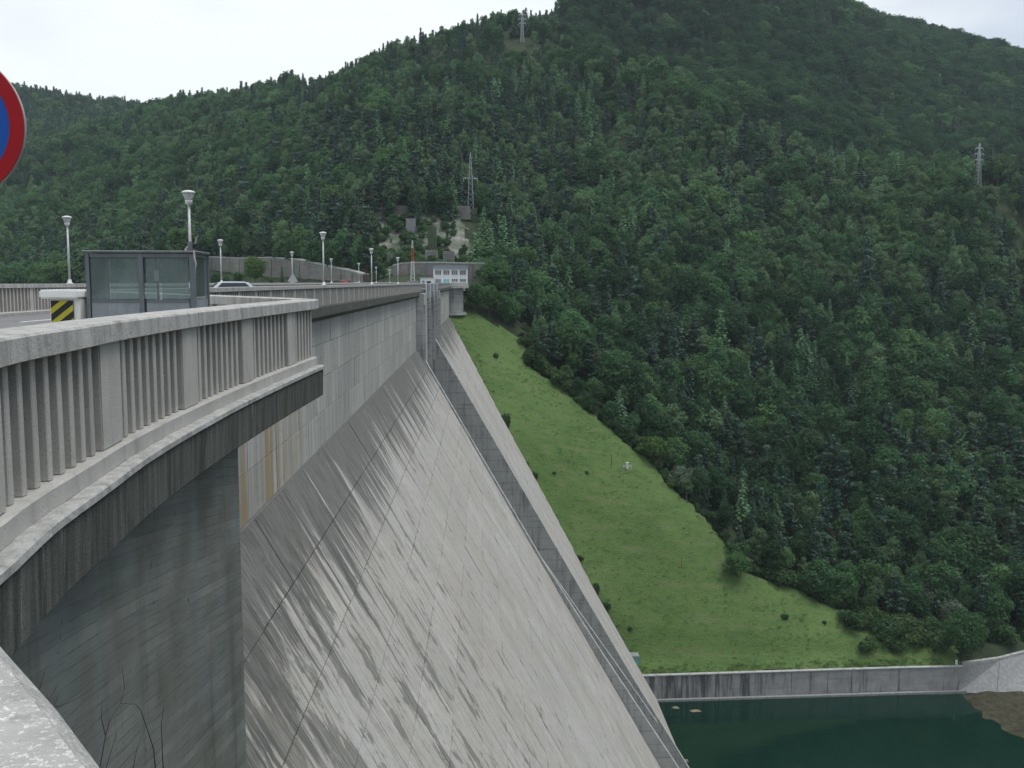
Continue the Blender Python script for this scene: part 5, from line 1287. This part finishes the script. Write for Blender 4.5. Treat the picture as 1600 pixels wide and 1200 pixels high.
# hand-placed plants that stand out
def on_ground(px, py, Y): p = at(px, py, Y); return (p.x, Y, ground_at(p.x, Y) - .1)
SPECIAL = []
def special(kind, name, label, cat, loc, H, wide=1.0, var=0):
    plant(kind, name, label, cat, loc, H, random.uniform(0, 6), wide, None, var); SPECIAL.append((loc[0], loc[1], H * .45))
p = at(1513, 1043, 267.8); special('lone', 'broadleaf_tree', 'lone dark rounded tree standing on the river wall by the apron', 'tree', (p.x - 1.2, 268.2, WALL_Z + .2), 15.0, .95)
q = mpt(1452, 962); special('willow', 'willow_tree', 'pale grey green willow at the wood edge left above the lone tree', 'tree', q, 10.0, 1.0, 0)
q = mpt(1490, 985); special('willow', 'willow_bush', 'pale grey willow bush just behind the lone tree on the river wall', 'bush', q, 8.5, .9, 1)
q = mpt(1391, 945); special('bright', 'broadleaf_tree', 'fresh green tiered tree at the lower wood edge, brighter than its neighbours', 'tree', q, 13.5, .95, 0)
q = mpt(1018, 722); special('bright', 'broadleaf_tree', 'yellowish green bushy tree at the wood edge beside the white marker', 'tree', q, 8.6, 1.25, 1)
q = mpt(1066, 765); special('willow', 'willow_bush', 'pale silvery bush at the wood edge below the white marker', 'bush', q, 6.8, 1.1, 1)
q = mpt(1152, 905); special('beech', 'broadleaf_tree', 'dark round low tree standing out into the lower right meadow', 'tree', q, 8.5, 1.25, 2)
special('bright', 'broadleaf_tree', 'bright green tree in front of the far stone retaining wall', 'tree', (at(398, 440, 425).x, 425, -.6), 13.5, .9, 0)
special('spruce', 'spruce_tree', 'small dark spruce in front of the far stone retaining wall', 'tree', (at(441, 440, 400).x, 400, -.6), 8.5, .8, 4)
special('bright', 'broadleaf_tree', 'round pale green treetop showing above the glass shelter roof', 'tree', (at(193, 440, 500).x, 500, -1), 19, 1.1, 1)
special('bright', 'broadleaf_tree', 'bright green tree right behind the white control building', 'tree', on_ground(786, 440, 378), 17, .85, 0)
special('bush', 'bush', 'light green bush at the top corner of the meadow', 'bush', mpt(832, 512), 5.5, 1, 0)
for i, (px, Y, H, lab) in enumerate(((338, 452, 7, 'leafy shrub just right of the first reservoir lamp, before the stone wall'), (372, 440, 8, 'dark bush in front of the stone wall left of the bright green tree'), (352, 446, 5.5, 'low shrub between two bushes before the long stone wall'), (424, 418, 5, 'low bush right of the bright green tree before the stone wall'))):
    q = at(px, 440, Y); special('beech', 'bush', lab, 'bush', (q.x, Y, -1.0), H, 1.2, i)
for i, (px, py, Y, H) in enumerate(((742, 505, 341, 11), (764, 500, 345, 12), (782, 512, 347, 10))):
    q = at(px, py, Y); special('beech', 'broadleaf_tree', ('dark tree hugging the far turret of the dam', 'dark tree between the turret and the wooded slope', 'dark tree at the head of the meadow right of the turret')[i], 'tree', (q.x, Y, ground_at(q.x, Y)), H, 1.05, i)
BUSHES = [(787, 668, 3.4), (820, 735, 2.6), (832, 752, 2.2), (868, 822, 2.4), (905, 880, 2.2), (928, 928, 2.6), (944, 958, 2.4), (1226, 968, 1.5), (985, 985, 1.0), (1288, 975, 1.0), (917, 742, 1.0), (866, 742, .9), (775, 560, 1.6), (1090, 800, 1.4)]
for px, py, H in BUSHES:
    q = mpt(px, py); plant('bush', 'bush', 'small dark green bush growing in the meadow grass', 'bush', (q[0], q[1], q[2] - .1), H, random.uniform(0, 6), 1.0, 'small bushes scattered in the meadow')

# scattered forest
def jgrid(x0, x1, y0, y1, c):
    X, Y = np.meshgrid(np.arange(x0, x1, c), np.arange(y0, y1, c)); X = X + rng.uniform(-.48, .48, X.shape) * c; Y = Y + rng.uniform(-.48, .48, Y.shape) * c
    return np.c_[X.ravel(), Y.ravel()]
SPECIAL.append((134, 271, 9)); SPECIAL.append((140, 274, 9))
PT = np.concatenate([jgrid(-300, 320, 262, 480, 5.7), jgrid(-480, 480, 480, 700, 6.6), jgrid(-760, 760, 700, 1000, 8.4), jgrid(-1050, 1000, 1000, 1560, 10.5), jgrid(-75, 5, 372, 470, 3.1)])
extra = np.arange(len(PT)) >= len(PT) - len(jgrid(-75, 5, 372, 470, 3.1))
X, Y = PT[:, 0], PT[:, 1]
a = X / Y
k = (a > -.60) & (a < .66); X, Y, extra = X[k], Y[k], extra[k]
Z = height(X, Y)
k = ~in_poly(X, Y, mpoly)
k &= ~((X < -20) & (Z < RES_Z + 1.5)) & (Z > -112) & ~((X > 20) & (Y < wall_line(X) + 3)) & ~((X > 120) & (Y < 275 + (X - 128) * .3))
k &= ~((X > -150) & (X < 4) & (Y < 372 + np.clip(-X - 60, 0, 100) * .95)) & ~((X > -26) & (X < 46) & (Y < np.interp(11.4 + (X + 11.1) / .57, [q[0] for q in END_P], [q[1] for q in END_P]) + 4))
k &= ~((X > -150) & (X < -20) & (Y < 372))
SWX, SWY = zip(*sorted((at(q[0], 420, q[2]).x, q[2]) for q in ((300, 0, 480), (325, 0, 470), (368, 0, 455), (418, 0, 440), (462, 0, 425), (500, 0, 410), (528, 0, 398), (545, 0, 388), (565, 0, 378))))
k &= ~((X > SWX[0]) & (X < SWX[-1]) & (Y < np.interp(X, SWX, SWY) + 4))
for (sx_, sy_, sr) in SPECIAL: k &= (X - sx_) ** 2 + (Y - sy_) ** 2 > (sr * .8) ** 2
for (sx_, sy_) in PYL: k &= ~((np.abs(X - sx_) < 5 + sy_ * .004) & (Y > sy_ - (22 if 500 < sy_ < 600 else 30)) & (Y < sy_ + 6))
X, Y, Z, extra = X[k], Y[k], Z[k], extra[k]
px, py, _ = project(np.c_[X, Y, Z + 9])
clr = (px > 578) & (px < 742) & (py > 318) & (py < 436) & (Y < 470) & (Y > 366)
k = (~clr & ~extra) | (clr & (rng.random(len(X)) < .5))
X, Y, Z, px, py, clr = (q[k] for q in (X, Y, Z, px, py, clr))
n = len(X); u = rng.random(n); v = vnoise(X, Y, 45, 31) * .30 + vnoise(X, Y, 16, 32) * .14
uu = np.clip(u + v, 0, .999)
def probs(px, py, Y):
    if Y > 1080 and px < 260: return (.38, .08, .14, .40)
    if Y > 680 and px > 880: return (.90, .05, .01, .04)
    if 470 < px < 900 and py < 345: return (.22, .34, .30, .14)
    if 500 < px < 640 and py >= 300: return (.18, .10, .60, .12)
    if px <= 500 and py > 250: return (.42, .32, .18, .08)
    if px <= 500: return (.50, .28, .12, .10)
    if px > 850 and Y > 455: return (.34, .52, .12, .02)
    if px > 1080 and py > 690: return (.48, .12, .32, .08)
    return (.62, .18, .17, .03)
kinds = ['beech', 'aspen', 'pine', 'spruce', 'oak', 'larch']
sp_ = np.array([int(np.searchsorted(np.cumsum(probs(px[i], py[i], Y[i])), uu[i])) for i in range(n)]); sp_ = np.minimum(sp_, 3)
po = np.where((Y > 640) & (px > 880), .85, np.where((px > 1120) & (py > 430), .55, .22)); sp_ = np.where((sp_ == 0) & (rng.random(n) < po + vnoise(X, Y, 30, 33) * .3), 4, sp_)
pl = np.where((px > 470) & (px < 1000) & (Y < 700), .5, .12); sp_ = np.where(((sp_ == 1) | (sp_ == 0)) & (rng.random(n) < pl * (.55 + vnoise(X, Y, 28, 34))), 5, sp_)
base_h = np.array([15.0, 15.5, 16.5, 17.5, 15.5, 17.0])[sp_] * np.where((Y > 670) & (px > 470) & (px < 910), .80, 1.0)
Hh = base_h * rng.uniform(.78, 1.38, n) * np.where(Y > 1000, 1.15, 1.0)
# younger growth next to the meadow and on the overgrown terraces
md = np.full(n, 99.0)
ed = np.array([(e_[0], e_[1]) for e_ in edge])
for i in range(0, n, 4000): md[i:i+4000] = np.sqrt(((X[i:i+4000, None] - ed[None, :, 0]) ** 2 + (Y[i:i+4000, None] - ed[None, :, 1]) ** 2).min(1))
Hh *= np.clip(.50 + md / 42, .5, 1); Hh = np.where(clr, rng.uniform(2.0, 6.5, n), Hh)
sp_ = np.where(clr & (sp_ >= 2), 0, sp_); sp_ = np.where((sp_ == 2) & (Y > 660), 3, sp_)
wide = np.where((sp_ == 2) | (sp_ == 3) | (sp_ == 5), rng.uniform(1.15, 1.5, n) * np.where(Y > 660, 1.2, 1), rng.uniform(.80, 1.22, n) * np.where((Y > 660) & (px > 880), 1.22, 1)) * np.where(Y > 480, 1.08, 1.0) * np.where(clr, 1.3, 1) * np.where(Y > 1000, 1.2, 1.0)
for (sx_, sy_) in PYL[:1]: Hh = np.where((np.abs(X - sx_) < 11) & (Y > sy_ - 75) & (Y < sy_), Hh * .55, Hh)
# drop trees hidden behind nearer ground or wood, and rank the rest by size in the picture
d = np.hypot(X, Y); az = np.arctan2(X, Y); top = np.arctan2(Z + Hh - EYE, d); lowa = np.arctan2(Z + Hh * .35 - EYE, d)
order = np.argsort(d); nb = 1400; bi = np.clip(((az + .62) / 1.25 * nb).astype(int), 2, nb - 3); hor = np.full(nb, -2.0); vis = np.zeros(n, bool); seen = np.zeros(n)
for i in order:
    b_ = bi[i]; wr = max(1, int(Hh[i] * .22 / d[i] / 1.25 * nb)); s_ = hor[max(0, b_-wr):b_+wr+1]
    seen[i] = top[i] - s_.min(); vis[i] = top[i] > s_.min() - .02
    seg = hor[max(0, b_-wr+1):b_+wr]; np.maximum(seg, top[i] * .7 + lowa[i] * .3, out=seg)
keepv = vis
X, Y, Z, px, py, sp_, Hh, wide, clr, seen, md, d = (q[keepv] for q in (X, Y, Z, px, py, sp_, Hh, wide, clr, seen, md, d)); n = len(X)
ppx, ppy, _ = project(np.c_[X, Y, Z + Hh])
inframe = (ppx > 5) & (ppx < 1595) & (ppy > 5) & (ppy < 1150) & (seen * F > 6)
inframe &= ~((ppy > 430) & (ppx < 755 + .57 * (ppy - 441) - 85)) & ~((ppx < 500) & (ppy > 425))
size = np.minimum(Hh, seen * d * 1.0 + 1.5) * F / d
rz_ = rng.uniform(0, 6.28, n); single = np.zeros(n, bool)
names = {'beech': 'broadleaf_tree', 'aspen': 'aspen_tree', 'pine': 'pine_tree', 'spruce': 'spruce_tree', 'oak': 'broadleaf_tree', 'larch': 'larch_tree'}
look = {'beech': 'round dark green broadleaf tree', 'aspen': 'slender pale grey green broadleaf tree', 'pine': 'dark blue green pine with bare lower trunk', 'spruce': 'narrow dark pointed spruce', 'oak': 'broad deep green broadleaf tree', 'larch': 'light green conical larch'}
def where(i):
    if clr[i]: return 'on the overgrown terraces above the building'
    if md[i] < 14: return 'at the edge of the meadow'
    if ppx[i] < 760: return 'on the slope left of the meadow'
    if Y[i] < 345: return 'low on the wooded slope beside the meadow'
    return 'higher up the wooded slope above the meadow'
for grp in ((0, 1, 4), (2, 3, 5)):
    idx = [i for i in np.argsort(-size) if sp_[i] in grp and inframe[i]][:300]
    for i in idx:
        kd = kinds[sp_[i]]; single[i] = True; wh = where(i)
        plant(kd, names[kd], look[kd] + ' ' + wh, 'tree', (X[i], Y[i], Z[i] - .3), Hh[i], rz_[i], wide[i], look[kd].split(' ', 1)[1] + 's ' + wh)
# the rest of the wood: two masses of instances
src_col = {}
def source(kind):
    if kind in src_col: return src_col[kind]
    col = bpy.data.collections.new('forest_source')
    for cm, tm, h in PROTO[kind]:
        bm = bmesh.new(); bm.from_mesh(cm); nf = len(bm.faces); bm.from_mesh(tm)
        bm.faces.ensure_lookup_table()
        for f in bm.faces[nf:]: f.material_index = 1
        me = bpy.data.meshes.new('forest_tree'); bm.to_mesh(me); bm.free(); me.materials.append(cm.materials[0]); me.materials.append(tm.materials[0])
        col.objects.link(bpy.data.objects.new('forest_tree', me))
    src_col[kind] = col; return col
def instancer(name, batches):
    """one object: per batch a cloud of points that carries instances of a kind"""
    me = bpy.data.meshes.new(name); tot = sum(len(b_[1]) for b_ in batches)
    me.vertices.add(tot); me.vertices.foreach_set('co', np.concatenate([b_[1] for b_ in batches]).astype(np.float32).ravel())
    def att(nm, tp, dt, arr, key): q = me.attributes.new(nm, tp, 'POINT'); q.data.foreach_set(key, arr.astype(dt).ravel())
    att('turn', 'FLOAT', np.float32, np.concatenate([b_[2] for b_ in batches]), 'value')
    att('size', 'FLOAT_VECTOR', np.float32, np.concatenate([b_[3] for b_ in batches]), 'vector')
    att('variant', 'INT', np.int32, np.concatenate([b_[4] for b_ in batches]), 'value')
    att('batch', 'INT', np.int32, np.concatenate([np.full(len(b_[1]), i) for i, b_ in enumerate(batches)]), 'value')
    o = link(name, me); ng = bpy.data.node_groups.new(name, 'GeometryNodeTree')
    ng.interface.new_socket('Geometry', in_out='INPUT', socket_type='NodeSocketGeometry'); ng.interface.new_socket('Geometry', in_out='OUTPUT', socket_type='NodeSocketGeometry')
    N_, L_ = ng.nodes, ng.links; gi = N_.new('NodeGroupInput'); go = N_.new('NodeGroupOutput'); jn = N_.new('GeometryNodeJoinGeometry')
    def named(nm, tp): q = N_.new('GeometryNodeInputNamedAttribute'); q.data_type = tp; q.inputs['Name'].default_value = nm; return q.outputs['Attribute']
    tu, si, va, ba = named('turn', 'FLOAT'), named('size', 'FLOAT_VECTOR'), named('variant', 'INT'), named('batch', 'INT')
    cx = N_.new('ShaderNodeCombineXYZ'); L_.new(tu, cx.inputs['Z'])
    for i, b_ in enumerate(batches):
        ci = N_.new('GeometryNodeCollectionInfo'); ci.inputs['Collection'].default_value = b_[0]; ci.inputs['Separate Children'].default_value = True; ci.inputs['Reset Children'].default_value = True
        cmpn = N_.new('FunctionNodeCompare'); cmpn.data_type = 'INT'; cmpn.operation = 'EQUAL'
        ins = [q for q in cmpn.inputs if q.type == 'INT']; L_.new(ba, ins[0]); ins[1].default_value = i
        ip = N_.new('GeometryNodeInstanceOnPoints'); L_.new(gi.outputs[0], ip.inputs['Points']); L_.new(cmpn.outputs[0], ip.inputs['Selection'])
        L_.new(ci.outputs[0], ip.inputs['Instance']); ip.inputs['Pick Instance'].default_value = True; L_.new(va, ip.inputs['Instance Index'])
        L_.new(cx.outputs[0], ip.inputs['Rotation']); L_.new(si, ip.inputs['Scale']); L_.new(ip.outputs[0], jn.inputs[0])
    L_.new(jn.outputs[0], go.inputs[0]); m = o.modifiers.new('instances', 'NODES'); m.node_group = ng
    return tag(o, kind='stuff')
def batch(kind, mask):
    hs = np.array([q[2] for q in PROTO[kind]]); va = rng.integers(0, VAR[kind], mask.sum()); s = Hh[mask] / hs[va]
    return (source(kind), np.c_[X[mask], Y[mask], Z[mask] - .3], rz_[mask], np.c_[s * wide[mask], s * wide[mask], s], va)
instancer('broadleaf_forest', [batch('beech', (sp_ == 0) & ~single), batch('aspen', (sp_ == 1) & ~single), batch('oak', (sp_ == 4) & ~single)])
instancer('conifer_forest', [batch('pine', (sp_ == 2) & ~single), batch('spruce', (sp_ == 3) & ~single), batch('larch', (sp_ == 5) & ~single)])
# understorey along the wood edge: bushes one by one
cnt = 0
for i in range(len(ed) - 1):
    L_ = np.linalg.norm(ed[i+1] - ed[i]); m_ = max(2, int(L_ / 1.7))
    for j in range(m_):
        f = (j + random.random()) / m_; e_ = ed[i] * (1 - f) + ed[i+1] * f + np.array([random.uniform(-.6, 2.2), random.uniform(-.4, 1.6)])
        if any((e_[0]-q[0])**2 + (e_[1]-q[1])**2 < (q[2]*.6)**2 for q in SPECIAL): continue
        plant('bush', 'bush', 'low leafy bush along the ragged edge of the wood by the meadow', 'bush', (e_[0], e_[1], ground_at(e_[0], e_[1]) - .2), random.uniform(1.4, 5.0), random.uniform(0, 6), random.uniform(.9, 1.2), 'bushes along the wood edge'); cnt += 1
for j in range(46):    # scrub behind the apron at the right
    x, y = random.uniform(104, 175), 0; y = 271 + max(0, x - 120) * .22 + random.uniform(0, 9)
    plant('bush', 'bush', 'low leafy bush between the apron and the wood', 'bush', (x, y, ground_at(x, y) - .2), random.uniform(1.5, 5.5), random.uniform(0, 6), 1.1, 'bushes behind the apron')
# meadow tufts and the tall weeds by the river wall
def tuft(seed, n_, w_, h_):
    r_ = np.random.default_rng(seed); P = np.c_[r_.normal(0, w_ * .3, n_), r_.normal(0, w_ * .3, n_), r_.uniform(.05, h_, n_)]
    N = np.c_[r_.normal(size=n_), r_.normal(size=n_), r_.uniform(.3, 1.2, n_)]; return quads(P, N, r_.uniform(.08, .2, n_), .5, r_)
colt = bpy.data.collections.new('tuft_source')
for i in range(4):
    me = crown_mesh('tuft', tuft(700 + i, 26, 1.2, .4), LM['weed']); colt.objects.link(bpy.data.objects.new('tuft', me))
tx, ty = rng.uniform(-15, 132, 26000), rng.uniform(262, 348, 26000)
den = vnoise(tx, ty, 7, 51) * .5 + vnoise(tx, ty, 20, 52) * .4 + rng.uniform(-.2, .5, len(tx))
k = in_poly(tx, ty, mpoly) & (ty > wall_line(tx) + 1.5) & ((rng.random(len(tx)) < .10 + .25 * (den > .35)) | ((ty < wall_line(tx) + 4) & (rng.random(len(tx)) < .6)))
tx, ty = tx[k], ty[k]; m_ = len(tx); ts = rng.uniform(.5, 1.2, m_) * np.where(ty < wall_line(tx) + 4, 1.15, .85)
instancer('meadow_weeds', [(colt, np.c_[tx, ty, height(tx, ty) + .1], rng.uniform(0, 6, m_), np.c_[ts, ts, ts * .8], rng.integers(0, 4, m_))])

# stony overgrown ground of the old terraces
cx0, cy0 = np.meshgrid(np.arange(-78, 6, 2.0), np.arange(374, 470, 2.0)); ch = height(cx0, cy0)
qx, qy, _ = project(np.c_[cx0.ravel(), cy0.ravel(), ch.ravel()]); wv = vnoise(cx0, cy0, 8, 61) * 14
ck = ((qx.reshape(cx0.shape) + wv > 585) & (qx.reshape(cx0.shape) + wv < 738) & (qy.reshape(cx0.shape) + wv * .4 > 324))
tag(link('stony_slope', grid_mesh('stony_slope', cx0, cy0, ch + .35 + vnoise(cx0, cy0, 4, 62) * .5, ck), M['rock']), kind='structure')

# bare twigs reaching up in front of the wing wall
def yw(px): return 3.42 * F / (755 - px)
tw = thing('bare_shrub', 'leafless twiggy shrub rooted in the dark wing wall at the lower left', 'shrub', (-3.3, 8.0, -3.2))
for pts in ([(150,1320),(90,1180),(62,1112),(74,1105),(95,1103),(122,1090),(147,1073)], [(62,1112),(75,1095),(85,1080),(90,1068)], [(150,1320),(150,1240),(157,1195),(165,1150),(172,1125),(188,1100),(195,1075),(191,1045)],
            [(230,1330),(243,1200),(240,1170),(232,1145),(220,1110),(212,1100),(188,1099)], [(95,1300),(104,1180),(110,1150),(116,1141),(128,1133),(138,1124)], [(130,1300),(124,1200),(122,1168),(115,1142)], [(122,1175),(114,1180)],
            [(165,1300),(166,1200),(178,1160),(183,1145)], [(262,1320),(254,1180),(252,1130),(256,1105)], [(150,1320),(60,1150),(50,1098),(62,1075),(70,1050)], [(70,1120),(84,1105),(92,1085)], [(205,1320),(206,1210),(214,1170),(226,1140)], [(165,1150),(158,1120),(160,1098)]):
    P = []
    for j, (a_, c_) in enumerate(pts): P.append(at(a_, c_, yw(a_) * (.985 if j == 0 and c_ > 1290 else .93 - .004 * j)))
    r0 = .0068 if pts[0][1] > 1250 else .0045
    b = MB(); b.tube(P, [r0 * (1 - .75 * j / (len(P) - 1)) for j in range(len(P))], 5); local(b.build('branch', M['twig'], tw))

# ------------------------------------------------------------------ thin valley haze
t = NT('valley_haze'); v = t.n.new('ShaderNodeVolumePrincipled')
v.inputs['Color'].default_value = (0.70, 0.88, 0.92, 1); v.inputs['Density'].default_value = 0.00009; v.inputs['Anisotropy'].default_value = 0.0
t.l.new(v.outputs[0], t.out.inputs['Volume'])
b = MB(); b.box((-2550, -850, -137), (2550, 2450, 340)); hz = tag(b.build('haze', t.mat), kind='stuff')
